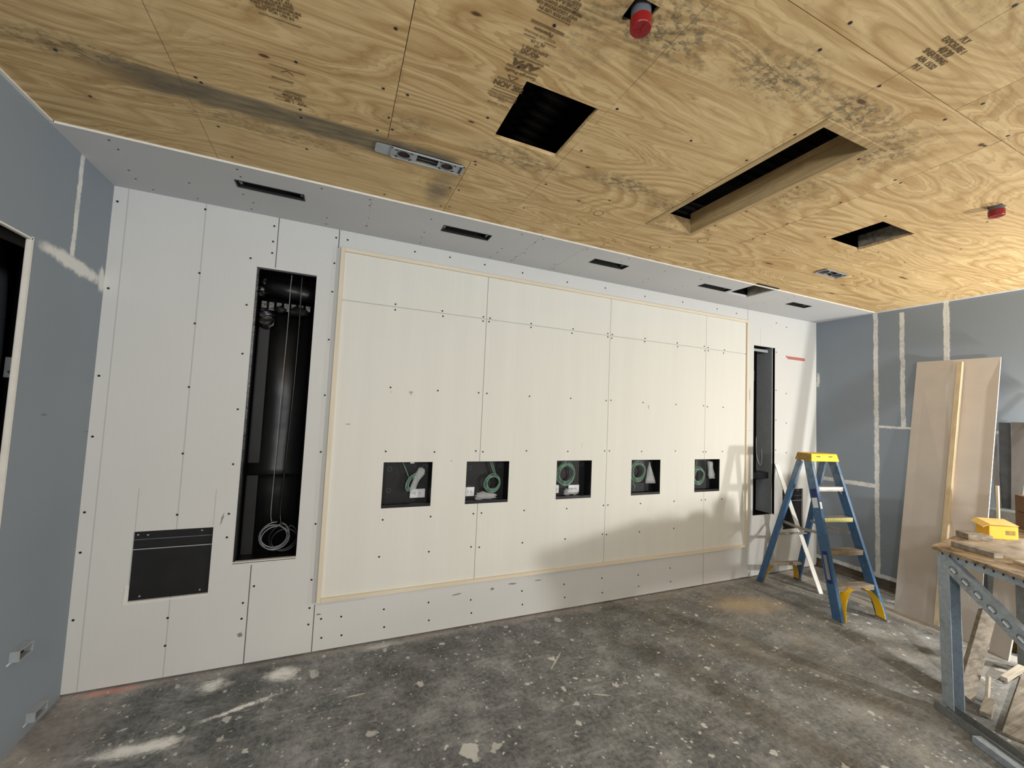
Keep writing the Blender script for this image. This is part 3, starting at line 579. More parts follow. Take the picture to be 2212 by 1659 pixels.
for k, t in enumerate(('NOT FOR USE IN', 'WET LOCATIONS OR', 'PERMANENT EXPOSURE', 'STORE FLAT AND', 'KEEP DRY AT ALL', 'TIMES ON SITE')): text(t, 1.060, -1.716 - k * 0.014, 0.0145, bold=0.0005)
# stamp on the far right sheet, read sideways
for k, t in enumerate(('PS 1', 'APA 15/32', 'SHEATHING', '40/20', 'EXPOSURE 1', 'PLY')):
    q = text(t, 3.128 + 0.004 * (k % 2), -2.492 - k * 0.024, 0.024 if k != 3 else 0.03, False, 0.0006)
rules.build('stamp_rules', 'ink', cl)

# ------------------------------------------------------------------ things in the ceiling
def board(name, a, b, m, par, bevel=0.002): return MB().box(a, b).build(name, m, par, bevel)
t = thing('light_trough_frame', (3.33, -1.65, H), 'long pale lumber frame lining the narrow rectangular ceiling cut-out', 'wood frame')
L = LONG; t['_world'] = 1
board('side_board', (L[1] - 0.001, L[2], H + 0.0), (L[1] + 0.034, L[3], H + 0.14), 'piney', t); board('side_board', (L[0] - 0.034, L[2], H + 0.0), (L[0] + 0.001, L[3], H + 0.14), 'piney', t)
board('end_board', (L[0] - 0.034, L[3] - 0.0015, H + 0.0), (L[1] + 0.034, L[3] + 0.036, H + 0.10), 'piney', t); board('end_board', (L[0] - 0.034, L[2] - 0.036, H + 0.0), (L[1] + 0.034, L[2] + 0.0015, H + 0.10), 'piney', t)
t = thing('hole_blocking', (4.739, -1.66, H), 'dark board edge inside the small square ceiling cut-out at right', 'wood blocking'); t['_world'] = 1
board('edge_board', (SQ2[1] - 0.001, SQ2[2] + .002, H + 0.022), (SQ2[1] + 0.03, SQ2[3] - .002, H + 0.11), 'oldwood', t)
t = thing('soffit_blocking', (5.137, -0.49, H), 'broken board edges inside the square cut-out in the white ceiling strip', 'wood blocking'); t['_world'] = 1
board('side_board', (5.136, -0.655, H + 0.004), (5.165, -0.33, H + 0.12), 'oldwood', t); board('end_board', (4.85, -0.327, H + 0.016), (5.135, -0.300, H + 0.09), 'dark', t)  # near-black end board paints the shade at the back of the hole
NTH = ['first', 'second', 'third', 'fourth', 'fifth']
for k, (a, b_, c, d) in enumerate(SLOTS):
    where = ('nearest the left wall', 'above the left end of the cream panel', 'above the middle of the cream panel', 'beside the broken square cut-out', 'nearest the right wall')[k]
    t = thing('vent_sleeve', ((a + b_) / 2, (c + d) / 2, H), 'black slot vent in the white ceiling strip, ' + where, 'vent', 'slot vents in the white ceiling strip'); t['_world'] = 1
    m = MB(); i = 0.006; z0, z1 = H - 0.008, H + 0.10
    m.box((a, c, z0), (a + i, d, z1)).box((b_ - i, c, z0), (b_, d, z1)).box((a + i, c, z0), (b_ - i, c + i, z1)).box((a + i, d - i, z0), (b_ - i, d, z1)); m.build('sleeve', 'black', t)
    MB().box((a, c, z1), (b_, d, z1 + 0.004)).build('damper_plate', 'black', t)
    for xx in (a + 0.012, b_ - 0.026): MB().box((xx, c + i, H + 0.012), (xx + 0.014, d - i, H + 0.020)).build('bracket', 'grey', t)
# grey mounting plates with two round openings
def bracket_plate(R, label, tab):
    a, b_, c, d = R; t = thing('mounting_plate', ((a + b_) / 2, (c + d) / 2, H), label, 'mounting plate', 'grey mounting plates in the plywood ceiling'); t['_world'] = 1
    z0 = H - 0.004; w = b_ - a; h = d - c; c1 = (a + w * 0.17, c + h * 0.5); c2 = (b_ - w * 0.23, c + h * 0.5); sl = (a + w * 0.345, a + w * 0.635)
    bm = MB(); r = h * 0.36; seg = 24
    # flat plate as panels with round holes: ring of quads around each hole
    def cell(x0, x1, hole):
        if hole is None: bm.box((x0, c, z0), (x1, d, z0 + 0.003)); return
        cx, cy = hole; rim = []; out = []
        for k in range(seg):
            an = 2 * math.pi * k / seg; ux, uy = math.cos(an), math.sin(an); rim.append((cx + r * ux, cy + r * uy))
            s = min(((x1 - cx) / ux if ux > 1e-9 else (x0 - cx) / ux if ux < -1e-9 else 1e9), ((d - cy) / uy if uy > 1e-9 else (c - cy) / uy if uy < -1e-9 else 1e9)); out.append((cx + s * ux, cy + s * uy))
        for k in range(seg):
            q = (k + 1) % seg
            bm.quadbox([(*rim[k], z0), (*out[k], z0), (*out[q], z0), (*rim[q], z0), (*rim[k], z0 + .003), (*out[k], z0 + .003), (*out[q], z0 + .003), (*rim[q], z0 + .003)])
        for (px, py) in ((x0, c), (x1, c), (x0, d), (x1, d)):
            near = sorted(out, key=lambda p: (p[0] - px) ** 2 + (p[1] - py) ** 2)[:2]; bm.prism([(px, py, z0), (*near[0], z0), (*near[1], z0)], (0, 0, 0.003))
    cell(a, sl[0], c1); cell(sl[1], b_, c2); bm.box((sl[0], c, z0), (sl[1], c + h * 0.14, z0 + .003)).box((sl[0], d - h * 0.12, z0), (sl[1], d, z0 + .003))
    bm.box((a, c, z0 - .004), (b_, c + .005, z0)).box((a, d - .005, z0 - .004), (b_, d, z0)).box((a, c, z0 - .004), (a + .006, d, z0)).box((b_ - .008, c, z0 - .004), (b_, d, z0)); bm.build('plate', 'grey', t)
    for cc in (c1, c2):
        MB().lathe([(r * 1.12, z0 + .004), (r * 1.12, z0 + .007)], 20, Matrix.Translation((cc[0], cc[1], 0))).build('mesh_disc', 'brown', t)
        ring = MB().tube([(cc[0] + r * 1.01 * math.cos(k * .2618), cc[1] + r * 1.01 * math.sin(k * .2618), z0 - .001) for k in range(24)], 0.002, 6, True); ring.build('rim', 'greyd', t)
        for sx, sy in ((1, 1), (1, -1), (-1, 1), (-1, -1)): MB().bar((cc[0] + sx * r * 0.95, cc[1] + sy * r * 1.15, z0 - .0006), (cc[0] + sx * r * 1.35, cc[1] + sy * r * 0.75, z0 - .0006), (sx * .7, sy * .7, 0), (0, 0, 1), 0.008, 0.001).build('slot_mark', 'slot', t)
    MB().box((b_ - w * 0.055, c + h * .12, z0 - .0012), (b_ - w * 0.03, d - h * .12, z0 + .001)).build('end_slot', 'slot', t)
    MB().box((sl[0] - .004, c + .002, z0 + .012), (sl[1] + .004, d - .002, z0 + .015)).build('slot_shade_sheet', 'black', t); MB().box((sl[0] + .003, c + h * .55, z0 + .006), (sl[1] - .003, c + h * .62, z0 + .010)).build('rail', 'greyd', t)  # black sheet close behind the slot stands in for its shaded depth
    if tab: MB().prism([(a - .075, c + .012, z0 + .001), (a - .068, c + .004, z0 + .001), (a, c, z0 + .001), (a, d, z0 + .001), (a - .068, d - .004, z0 + .001), (a - .075, d - .012, z0 + .001)], (0, 0, .002)).build('side_tab', 'grey', t)
    return t
bracket_plate((1.497, 1.868, -1.182, -1.098), 'grey mounting plate with a side tab, in plywood left of the large square cut-out', True)
bracket_plate(BRK2, 'small distant grey mounting plate in plywood at the far right', False)
# capped sprinkler heads
def sprinkler(p, label, hexhole):
    t = thing('sprinkler_head', (p[0], p[1], H), label, 'sprinkler', 'red capped sprinkler heads')
    MB().lathe([(0.031, 0.05), (0.031, -0.020), (0.029, -0.022)], 24).build('pipe_fitting', 'greyd', t, 0, False)
    MB().lathe([(0.0315, -0.016), (0.034, -0.019), (0.033, -0.048), (0.031, -0.051)], 28).build('cap', 'red', t)
    m = MB()
    for k in range(3):
        an = 0.5 + k * 2.094; m.bar((0, 0, -0.0515), (0.022 * math.cos(an), 0.022 * math.sin(an), -0.0515), (-math.sin(an), math.cos(an), 0), (0, 0, 1), 0.004, 0.002)
    m.build('cap_ribs', 'red', t)
    return t
sprinkler(SPR[0], 'red capped sprinkler head hanging near the top of the view, beside mould stains', True)
sprinkler(SPR[1], 'red capped sprinkler head far right, close to the small square cut-out', False)

# ------------------------------------------------------------------ things in the front wall
def recess(name, R, depth, label, cat, m='liner', y0=0.016, sag=False):
    a, b_, c, d = R; t = thing(name, ((a + b_) / 2, 0.0, c), label, cat); t['_world'] = 1; i = 0.008
    if sag:
        P = [(depth, d + i)] + [(depth - .030 * (k / 16) ** 2.6, 1.75 - .54 * k / 16) for k in range(17)] + [(depth - .026, 1.203), (depth - .010, 1.195), (depth - .003, 1.17), (depth, 1.10), (depth, c - i)]
        q = MB(); q.prism([(a - i, y_, z_) for y_, z_ in P] + [(a - i, depth + .004, c - i), (a - i, depth + .004, d + i)], (b_ - a + 2 * i, 0, 0)); q.build('back_sheet', m, t, 0, True)
    else: MB().box((a - i, depth, c - i), (b_ + i, depth + .004, d + i)).build('back_sheet', m, t)
    for nm_, p, q in (('side_panel', (a - i, y0, c - i), (a, depth, d + i)), ('side_panel', (b_, y0, c - i), (b_ + i, depth, d + i)), ('bottom_panel', (a, y0, c - i), (b_, depth, c)), ('top_panel', (a, y0, d), (b_, depth, d + i))):
        MB().box(p, q).build(nm_, m, t)
    return t
nl = recess('speaker_recess', NICHE_L, 0.17, 'tall narrow black recess in the white wall left of the cream panel', 'recess', sag=True)
a, b_, c, d = NICHE_L
MB().box((a, 0.016, c), (a + 0.012, 0.06, d)).build('ragged_edge', 'blackrough', nl); MB().box((a + .012, .15, c), (a + 0.085, 0.168, d - .2)).build('edge_stud', 'black', nl, 0.004)
MB().tube([(a + .05, .10, d - .10), (b_ - .005, .10, d - .125)], 0.062, 20).build('duct_pipe', 'liner', nl, 0, True)
for k in range(9):
    m = MB(); r = random.uniform(.018, .042); x0 = a + .015 + random.random() * (.12 if k < 6 else .32); z0 = d - .05 - random.random() * (.33 if k < 6 else .02) - (0 if k < 6 else .20)
    bmesh.ops.create_icosphere(m.bm, subdivisions=2, radius=r, matrix=Matrix.Translation((x0, .10, z0)) @ Matrix.Diagonal((random.uniform(1, 1.8), .8, random.uniform(.7, 1.2), 1)))
    for v in m.bm.verts: v.co += Vector([random.uniform(-.006, .006) for _ in range(3)])
    m.build('mastic_lump', 'blackrough', nl)
m = MB()
for k in range(7): m.box((a + .03 + k * .046, .095, d - .245 - random.uniform(0, .02)), (a + .06 + k * .046, .125, d - .205))
m.build('hanger_strap', 'blackrough', nl); MB().box((a, 0.0, c - .004), (b_, 0.03, c + .006)).build('sill_dust', 'edge', nl); MB().box((a, .0, d - .004), (b_, .02, d + .004)).build('head_edge', 'greyd', nl)
def cable(name, pts, r, m, label, cat='cable', group=None):
    # smooth by Catmull-Rom
    P = [Vector(p) for p in pts]; out = []
    for i in range(len(P) - 1):
        p0, p1, p2, p3 = P[max(i - 1, 0)], P[i], P[i + 1], P[min(i + 2, len(P) - 1)]
        for k in range(6):
            t_ = k / 6; out.append(0.5 * ((2 * p1) + (-p0 + p2) * t_ + (2 * p0 - 5 * p1 + 4 * p2 - p3) * t_ ** 2 + (-p0 + 3 * p1 - 3 * p2 + p3) * t_ ** 3))
    out.append(P[-1]); o = MB().tube(out, r, 7).build(name, m, None, 0, True); tag(o, label, cat, group); return o
cable('cable', [(.985, .026, 2.615), (.983, .022, 2.5), (.975, .10, 2.2), (.965, .12, 1.7), (.962, .118, 1.2), (.96, .12, .95), (.97, .12, .88)], 0.0025, 'cgrey', 'thin grey cable hanging down the tall left recess')
cable('cable', [(1.05, .028, 2.615), (1.05, .024, 2.48), (1.048, .10, 2.2), (1.04, .12, 1.7), (1.025, .112, 1.2), (1.018, .12, .95), (1.03, .10, .87)], 0.005, 'cable', 'black cable hanging down the tall left recess')
def coil(name, c, R, n, r, m, label, cat, group, ax=(1, 0, 0), az=(0, 0, 1), jit=.12, squash=1.0, seed=1):
    rnd = random.Random(seed); c = Vector(c); ax = Vector(ax).normalized(); az = Vector(az).normalized(); ay = ax.cross(az); pts = []
    N = 22; ph = rnd.random() * 6
    for k in range(n * N + 1):
        lp = k // N; an = 2 * math.pi * k / N + ph; rr = R * (1 + jit * math.sin(lp * 2.3 + 1) + .05 * math.sin(an * 2 + lp)); off = Vector((math.sin(lp * 1.7), 0, math.cos(lp * 2.9))) * R * jit
        pts.append(c + ax * (rr * math.cos(an) * squash) + az * (rr * math.sin(an)) + ay * (lp * r * 1.1 + .004 * math.sin(an * 3)) + ax * off.x + az * off.z)
    o = MB().tube(pts, r, 7).build(name, m, None, 0, True); tag(o, label, cat, group); return o
coil('cable_coil', (.99, .13, .775), .085, 3, .0045, 'cgrey', 'grey cable coil lying at the bottom of the tall left recess', 'cable coil', 'cable coils in the wall', jit=.10, seed=3)
coil('cable_coil', (1.045, .145, .755), .080, 2, .0055, 'cable', 'black cable coil behind the grey coil in the tall left recess', 'cable coil', 'cable coils in the wall', seed=8)
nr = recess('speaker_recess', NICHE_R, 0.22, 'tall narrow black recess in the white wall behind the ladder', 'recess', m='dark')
a, b_, c, d = NICHE_R
MB().box((b_ - .0, .0, c - .01), (b_ + .012, .016, d + .002)).build('edge_strip', 'grey', nr); MB().box((b_ - .012, .017, c), (b_ - .001, .21, d)).build('steel_stud', 'grey', nr); MB().box((a, .03, d - .06), (b_ - .07, .035, d - .03)).build('light_gap', 'grey', nr)
for k in range(10):
    z0 = c + .1 + k * .18; MB().box((a + .05 + random.uniform(0, .18), .17, z0), (a + .09 + random.uniform(.02, .18), .20, z0 + random.uniform(.03, .14))).build('clamp', random.choice(('blackrough', 'greyd', 'black')), nr, .004)
MB().tube([(a + .17, .14, d), (a + .16, .14, c + .9), (a + .19, .14, c)], .012, 8).build('conduit', 'black', nr, 0, True)
MB().box((a, .05, c + .40), (b_ - .02, .21, c + .47)).build('shelf_bracket', 'blackrough', nr)
cable('cable', [(5.88, .10, 1.55), (5.87, .09, 1.35), (5.90, .07, 1.22), (5.935, .07, 1.28), (5.94, .08, 1.42)], .0035, 'cgrey', 'grey cable loop inside the tall recess behind the ladder')
def access_panel(R, label, par_z):
    a, b_, c, d = R; t = thing('access_panel', ((a + b_) / 2, 0, c), label, 'panel', 'black access panels low in the front wall'); t['_world'] = 1
    MB().box((a - .01, .018, c - .01), (b_ + .01, .024, par_z - .003)).build('lower_plate', 'black', t); MB().box((a - .01, .022, par_z + .004), (b_ + .01, .028, d + .01)).build('upper_plate', 'black', t)
    MB().box((a - .01, .012, par_z - .0025), (b_ + .01, .018, par_z + .0025)).build('bright_lip', 'grey', t); MB().box((a, .016, par_z + .055), (b_, .022, par_z + .06)).build('fold_line', 'greyd', t)
    s0 = MB().lathe([(.002, 0), (.0055, .001), (.004, .003)], 8, Matrix.Rotation(math.pi / 2, 4, 'X')).build('rivet', 'steel', t)
    for k, (u, v) in enumerate(((.13, .05), (.88, .05), (.16, .93), (.84, .95), (.04, .94))):
        q = s0 if k == 0 else dupe(s0, parent=t); q.location = Vector((a + (b_ - a) * u, .0175 if v < .5 else .0215, c + (d - c) * v)) - t.location
    MB().prism([(a - .014, -.002, c + .10), (a + .004, -.002, c + .10), (a + .004, -.002, c - .004), (b_, -.002, c - .004), (b_, -.002, c - .012), (a - .02, -.002, c - .016)], (0, .004, 0)).build('chipped_edge', 'edge', t)
    return t
access_panel(PAN_L, 'square black access panel low in the wall left of the tall recess', .79)
access_panel(PAN_R, 'black access panel low in the wall behind the ladder', .80)
# recessed media boxes
BL = ['leftmost', 'second from left', 'middle', 'fourth from left', 'rightmost']
for k, (a, b_) in enumerate(BOXES):
    c, d = BZ; t = thing('media_box', ((a + b_) / 2, 0, c), 'square black recessed wall box in the cream panel, %s of the five' % BL[k], 'wall box', 'recessed boxes in the cream panel'); t['_world'] = 1; D = .100
    MB().box((a - .004, D, c - .004), (b_ + .004, D + .004, d + .004)).build('back_plate', 'black', t)
    m = MB(); m.box((a - .004, -.0095, c - .004), (a + .002, D, d + .004)).box((b_ - .002, -.0095, c - .004), (b_ + .004, D, d + .004)).box((a, -.0095, c - .004), (b_, D, c + .002)).box((a, -.0095, d - .002), (b_, D, d + .004)); m.build('box_sides', 'black', t)
    MB().box((a + .002, -.006, c + .002), (b_ - .002, .012, c + .022)).build('bottom_flange', 'liner', t)
    for (u, v) in ((.16, .80), (.17, .32), (.90, .85)):
        r_ = .016; q = MB().tube([(a + (b_ - a) * u + r_ * math.cos(j * .3927), D - .001, c + (d - c) * v + r_ * math.sin(j * .3927)) for j in range(16)], .0022, 5, True); q.build('knockout', 'greyd', t)
    plates = {0: [(.60, .16, .32, .20)], 1: [(.06, .14, .22, .22)], 2: [(.03, .12, .19, .22), (.50, .12, .31, .20)], 3: [(.01, .12, .12, .21)], 4: [(-.0, .14, .05, .22)]}[k]
    for (u, v, w_, h_) in plates:
        x0 = a + .002 + (b_ - a) * u; z0 = c + .02 + (d - c) * (v - .08); x1 = x0 + (b_ - a) * w_; z1 = z0 + (d - c) * h_; yf = D - .016
        p = MB().box((x0, yf, z0), (x1, D - .001, z1)).build('outlet_plate', 'plate', t, .002)
        if w_ > .15:
            for cx in ((x0 + x1) / 2 - (x1 - x0) * .17, (x0 + x1) / 2 + (x1 - x0) * .17):
                s = MB(); zc_ = (z0 + z1) / 2
                for (dx, dz, sw, sh) in ((-.006, .005, .0015, .007), (.006, .005, .0015, .007), (0, -.006, .004, .004)): s.box((cx + dx - sw, yf - .0008, zc_ + dz - sh / 2), (cx + dx + sw, yf + .001, zc_ + dz + sh / 2))
                s.build('socket_slots', 'slot', p)
    if k == 0: MB().box(((a + b_) / 2 + .015, .004, d - .012), ((a + b_) / 2 + .045, .006, d - .001)).build('paper_tag', 'sticker', t)
# green cable coils and plastic bags in the boxes
def gcoil(k, u, v, R, n, seed, ax=(1, 0, 0), az=(0, 0, 1), sq=1.0):
    a, b_ = BOXES[k]; c, d = BZ
    return coil('cable_coil', (a + (b_ - a) * u, .052, c + (d - c) * v), R, n, .0036, 'green', 'green cable coil inside the %s recessed wall box' % BL[k], 'cable coil', 'green cable coils in the wall boxes', ax, az, .12, sq, seed)
gc = [gcoil(0, .63, .52, .062, 5, 11, (.55, 0, -.6), (.55, 0, .8), .55), gcoil(1, .67, .44, .062, 6, 12), gcoil(2, .34, .62, .085, 7, 13), gcoil(3, .34, .64, .082, 6, 14), gcoil(4, .31, .46, .076, 6, 15)]
def lead(k, us): 
    a, b_ = BOXES[k]; c, d = BZ
    P = [Vector((a + (b_ - a) * u, .055, c + (d - c) * v)) for u, v in us]; o = MB().tube(P, .0036, 7).build('cable_lead', 'green', gc[k], 0, True)
lead(0, [(.40, .98), (.46, .85), (.52, .70), (.55, .62)]); lead(1, [(.60, .98), (.66, .80), (.74, .62)]); lead(1, [(.64, .98), (.70, .80), (.77, .62)]); lead(2, [(.36, .98), (.35, .88)]); lead(3, [(.38, .98), (.32, .86)]); lead(3, [(.14, .48), (.22, .30), (.28, .22), (.25, .10)]); lead(4, [(.28, .98), (.25, .80), (.22, .68)])
def bag(k, prof, label, yv=.03, seed=1):
    a, b_ = BOXES[k]; c, d = BZ; rnd = random.Random(seed); m = MB(); rings = []
    for (u, v, w_) in prof:
        ring = []
        for j in range(14):
            an = 2 * math.pi * j / 14; q = 1 + .25 * rnd.uniform(-1, 1)
            ring.append(m.bm.verts.new((a + (b_ - a) * (u + w_ * math.cos(an) * q), yv + .022 * math.sin(an) * q * min(1, w_ * 8), c + (d - c) * v + rnd.uniform(-.004, .004))))
        rings.append(ring)
    for A, B in zip(rings, rings[1:]):
        for j in range(14): m.bm.faces.new([A[j], A[(j + 1) % 14], B[(j + 1) % 14], B[j]])
    m.bm.faces.new(rings[0][::-1]); m.bm.faces.new(rings[-1]); o = m.build('plastic_bag', 'film', None, 0, True); tag(o, label, 'plastic bag', 'clear plastic bags in the wall boxes'); return o
bag(0, [(.76, .86, .03), (.80, .80, .08), (.76, .70, .09), (.70, .60, .07), (.66, .50, .05), (.63, .38, .07), (.62, .28, .05)], 'clear plastic bag tied to the green cable in the leftmost wall box', seed=2)
def lying(k, u, v, sx, sz, label, seed):
    a, b_ = BOXES[k]; c, d = BZ; rnd = random.Random(seed); m = MB(); bmesh.ops.create_icosphere(m.bm, subdivisions=3, radius=1.0)
    for q in m.bm.verts:
        p = q.co.copy(); w_ = 1 + .18 * math.sin(p.x * 5 + seed) + .14 * math.sin(p.z * 9 + p.x * 7) + rnd.uniform(-.07, .07); q.co = Vector((a + (b_ - a) * u + p.x * sx * w_, .04 + p.y * .022, c + .024 + (d - c) * v + max(p.z, -.75) * sz * w_ * (1 - .5 * abs(p.x) ** 3)))
    o = m.build('plastic_bag', 'film', None, 0, True); tag(o, label, 'plastic bag', 'clear plastic bags in the wall boxes')
lying(1, .50, .07, .095, .036, 'clear plastic bag lying in the second wall box from left', 4)
lying(2, .52, .08, .075, .036, 'clear plastic bag lying in the middle wall box', 5)
bag(3, [(.72, .92, .01), (.72, .84, .03), (.72, .70, .08), (.73, .55, .12), (.74, .40, .16), (.75, .30, .17)], 'clear plastic bag hanging in the fourth wall box from left', .03, 6)
bag(4, [(.73, .92, .10), (.75, .85, .11), (.77, .70, .10), (.79, .50, .11), (.81, .38, .12)], 'clear plastic bag hanging in the rightmost wall box', .03, 7)

# ------------------------------------------------------------------ things on and beyond the left wall
def wall_ring(y0, y1, z0, z1, label):
    t = thing('junction_box', (0.0, (y0 + y1) / 2, z0), label, 'junction box', 'grey boxes low on the left wall'); t['_world'] = 1; D = .036; i = .004
    m = MB(); m.box((.0005, y0, z1 - i), (D, y1, z1)).box((.0005, y0, z0), (D, y1, z0 + i)).box((.0005, y0, z0 + i), (D, y0 + i, z1 - i)).box((.0005, y1 - i, z0 + i), (D, y1, z1 - i)); m.build('ring', 'grey', t)
    MB().box((.001, y0 + i, z0 + i), (.004, y1 - i, z1 - i)).build('dark_opening', 'dark', t); MB().box((.0005, y0 - .012, z0 - .01), (.0022, y1 + .012, z0 - .001)).build('plaster_edge', 'edge', t)
wall_ring(-.474, -.375, .452, .50, 'upper grey junction box sticking out of the left wall')
wall_ring(-.297, -.197, .060, .108, 'lower grey junction box on the left wall just above the floor')
t = thing('outlet_box', (-.27, -.12, 1.79), 'small outlet box with loose wires just inside the left door opening', 'outlet box'); t['_world'] = 1
MB().box((-.31, -.14, 1.79), (-.23, -.08, 1.90)).build('box', 'grey', t, .004); MB().tube([(-.27, -.145, 1.86), (-.25, -.155, 1.84), (-.285, -.15, 1.82), (-.26, -.155, 1.80)], .006, 6).build('wire', 'cable', t, 0, True); MB().box((-.33, -.08, 0.0), (-.21, -.05, H)).build('stud', 'dark', t)
o = MB().tube([(-.34, -.26, 2.545), (-.21, -.16, 2.50)], .030, 16).tube([(-.30, -.27, 2.575), (-.22, -.20, 2.545)], .012, 10).build('wrapped_pipe', 'wrap', None, 0, True); tag(o, 'short pale wrapped pipe at the head of the left door opening', 'pipe')
o = MB().tube([(-.86, .50, 0.0), (-.86, .50, 1.2), (-.84, .50, 1.6), (-.832, .50, 1.95), (-.84, .50, 2.3), (-.86, .50, 2.7)], .15, 28).build('round_duct', 'duct', None, 0, True); tag(o, 'blue-grey round duct at the left edge beyond the door opening', 'duct')

# ------------------------------------------------------------------ stepladder
lad = thing('stepladder', (5.74, -.9875, 0), 'blue fiberglass stepladder with yellow top cap standing near the right corner', 'ladder', rot=(0, 0, math.atan2(-.19103, .98158)))
# local frame: +x along width (to the right), +y towards the wall
def fr(s, z): return Vector((s * (.245 - .072 * z), -.02 + .275 * z, z))
def rr(s, z): return Vector((s * (.245 - .075 * z), .845 - .290 * z, z))
TOPZ = 1.375
for s in (-1, 1):
    m = MB(); p0, p1 = fr(s, .012), fr(s, TOPZ); ax = (p1 - p0).normalized(); dv = Vector((0, 1, 0)) - ax * ax.y; dv.normalize(); wv = Vector((1, 0, 0))
    m.bar(p0 - wv * s * .012, p1 - wv * s * .012, wv, dv, .006, .082); m.bar(p0 - dv * .038, p1 - dv * .038, wv, dv, .030, .006); m.bar(p0 + dv * .038, p1 + dv * .038, wv, dv, .030, .006)
    m.bar(p0 + wv * s * .010, p1 + wv * s * .010, wv, dv, .006, .082)
    m.build('front_rail', 'rail', lad, .002)
    m = MB(); p0, p1 = rr(s, .012), rr(s, TOPZ - .02); ax = (p1 - p0).normalized(); dv = Vector((0, 1, 0)) - ax * ax.y; dv.normalize(); m.bar(p0, p1, (1, 0, 0), dv, .026, .060); m.build('rear_rail', 'rail', lad, .003)
    MB().prism([fr(s, .0) + Vector((-.022, -.055, 0)), fr(s, 0) + Vector((.022, -.055, 0)), fr(s, 0) + Vector((.022, .055, 0)), fr(s, 0) + Vector((-.022, .055, 0))], (0, .003, .013)).build('rubber_foot', 'alu', lad)
    MB().prism([rr(s, .0) + Vector((-.018, -.035, 0)), rr(s, 0) + Vector((.018, -.035, 0)), rr(s, 0) + Vector((.018, .035, 0)), rr(s, 0) + Vector((-.018, .035, 0))], (0, -.003, .013)).build('rubber_foot', 'greyd', lad)
for k, z in enumerate((.285, .57, .85, 1.125)):
    hw = .245 - .072 * z - .014; y0 = -.02 + .275 * z; m = MB(); m.box((-hw, y0 - .036, z - .004), (hw, y0 + .046, z)); m.box((-hw, y0 - .038, z - .044), (hw, y0 - .034, z)).box((-hw, y0 + .044, z - .036), (hw, y0 + .048, z))
    o = m.build('step', ('oldwood', 'oldwood', 'alu', 'alu')[k], lad, .0015)
    if k == 2: MB().box((-hw + .004, y0 - .0395, z - .036), (hw - .004, y0 - .038, z - .004)).build('edge_label', 'faded', lad)
    if k == 3:
        MB().box((-hw + .02, y0 - .0392, z - .026), (hw - .02, y0 - .038, z - .006)).build('edge_label', 'sticker', lad)
        for s in (-1, 1): MB().bar((s * hw, y0 - .02, z - .075), (s * (hw - .055), y0 - .02, z - .012), (0, 1, 0), (s * .7, 0, .7), .02, .004).build('step_brace', 'alu', lad)
# yellow gusset braces under the bottom step
for s in (-1, 1):
    hw = .245 - .014; P = []; n_ = 8
    for j in range(n_ + 1):
        t_ = j / n_; P.append(Vector((s * (hw - .012 - .15 * t_ ** 1.8), -.035 + .055 * t_, .018 + .245 * (1 - (1 - t_) ** 1.7))))
    m = MB()
    for q, w_ in zip(zip(P, P[1:]), range(n_)): m.quadbox([q[0] + Vector((0, -.03, 0)), q[1] + Vector((0, -.03, 0)), q[1] + Vector((0, .045, 0)), q[0] + Vector((0, .045, 0)), q[0] + Vector((-s * .006, -.03, .006)), q[1] + Vector((-s * .006, -.03, .006)), q[1] + Vector((-s * .006, .045, .006)), q[0] + Vector((-s * .006, .045, .006))])
    m.build('front_gusset', 'yellow', lad)
    P = []
    for j in range(n_ + 1):
        t_ = j / n_; P.append(Vector((s * (hw - .012 - .10 * t_ ** 1.6), .835 - .05 * t_, .02 + .175 * (1 - (1 - t_) ** 1.5))))
    m = MB()
    for q in zip(P, P[1:]): m.quadbox([q[0] + Vector((0, -.03, 0)), q[1] + Vector((0, -.03, 0)), q[1] + Vector((0, .03, 0)), q[0] + Vector((0, .03, 0)), q[0] + Vector((-s * .006, -.03, .006)), q[1] + Vector((-s * .006, -.03, .006)), q[1] + Vector((-s * .006, .03, .006)), q[0] + Vector((-s * .006, .03, .006))])
    m.build('rear_gusset', 'yellowd', lad)
def rbar(z, h, dpt, m, nm_): hw = .245 - .075 * z - .012; y0 = .845 - .290 * z; MB().box((-hw, y0 - dpt / 2, z - h / 2), (hw, y0 + dpt / 2, z + h / 2)).build(nm_, m, lad, .002)
rbar(.205, .030, .05, 'oldwood', 'rear_crossbar'); rbar(.555, .016, .03, 'alu', 'rear_crossbar')
for s in (-1, 1):   # folding spreaders
    p0, p2 = fr(s, .70) + Vector((-s * .02, .03, 0)), rr(s, .70) + Vector((-s * .02, -.02, 0)); p1 = (p0 + p2) / 2 + Vector((0, 0, -.015)); MB().bar(p0, p1, (1, 0, 0), (0, 0, 1), .006, .026).build('spreader_arm', 'alu', lad); MB().bar(p1, p2, (1, 0, 0), (0, 0, 1), .006, .026).build('spreader_arm', 'alu', lad)
y0 = -.02 + .275 * TOPZ; y1 = .845 - .290 * TOPZ
m = MB(); hw = .168
m.quadbox([(-hw, y0 - .055, TOPZ - .015), (hw, y0 - .055, TOPZ - .015), (hw, y1 + .045, TOPZ - .015), (-hw, y1 + .045, TOPZ - .015), (-hw + .014, y0 - .040, TOPZ + .060), (hw - .014, y0 - .040, TOPZ + .060), (hw - .014, y1 + .03, TOPZ + .060), (-hw + .014, y1 + .03, TOPZ + .060)])
cap = m.build('top_cap', 'yellow', lad, .006)
for xx in (-.10, .045): MB().box((xx, y0 - .0475, TOPZ + .028), (xx + .045, y0 - .044, TOPZ + .036)).build('cap_slot', 'slot', cap)
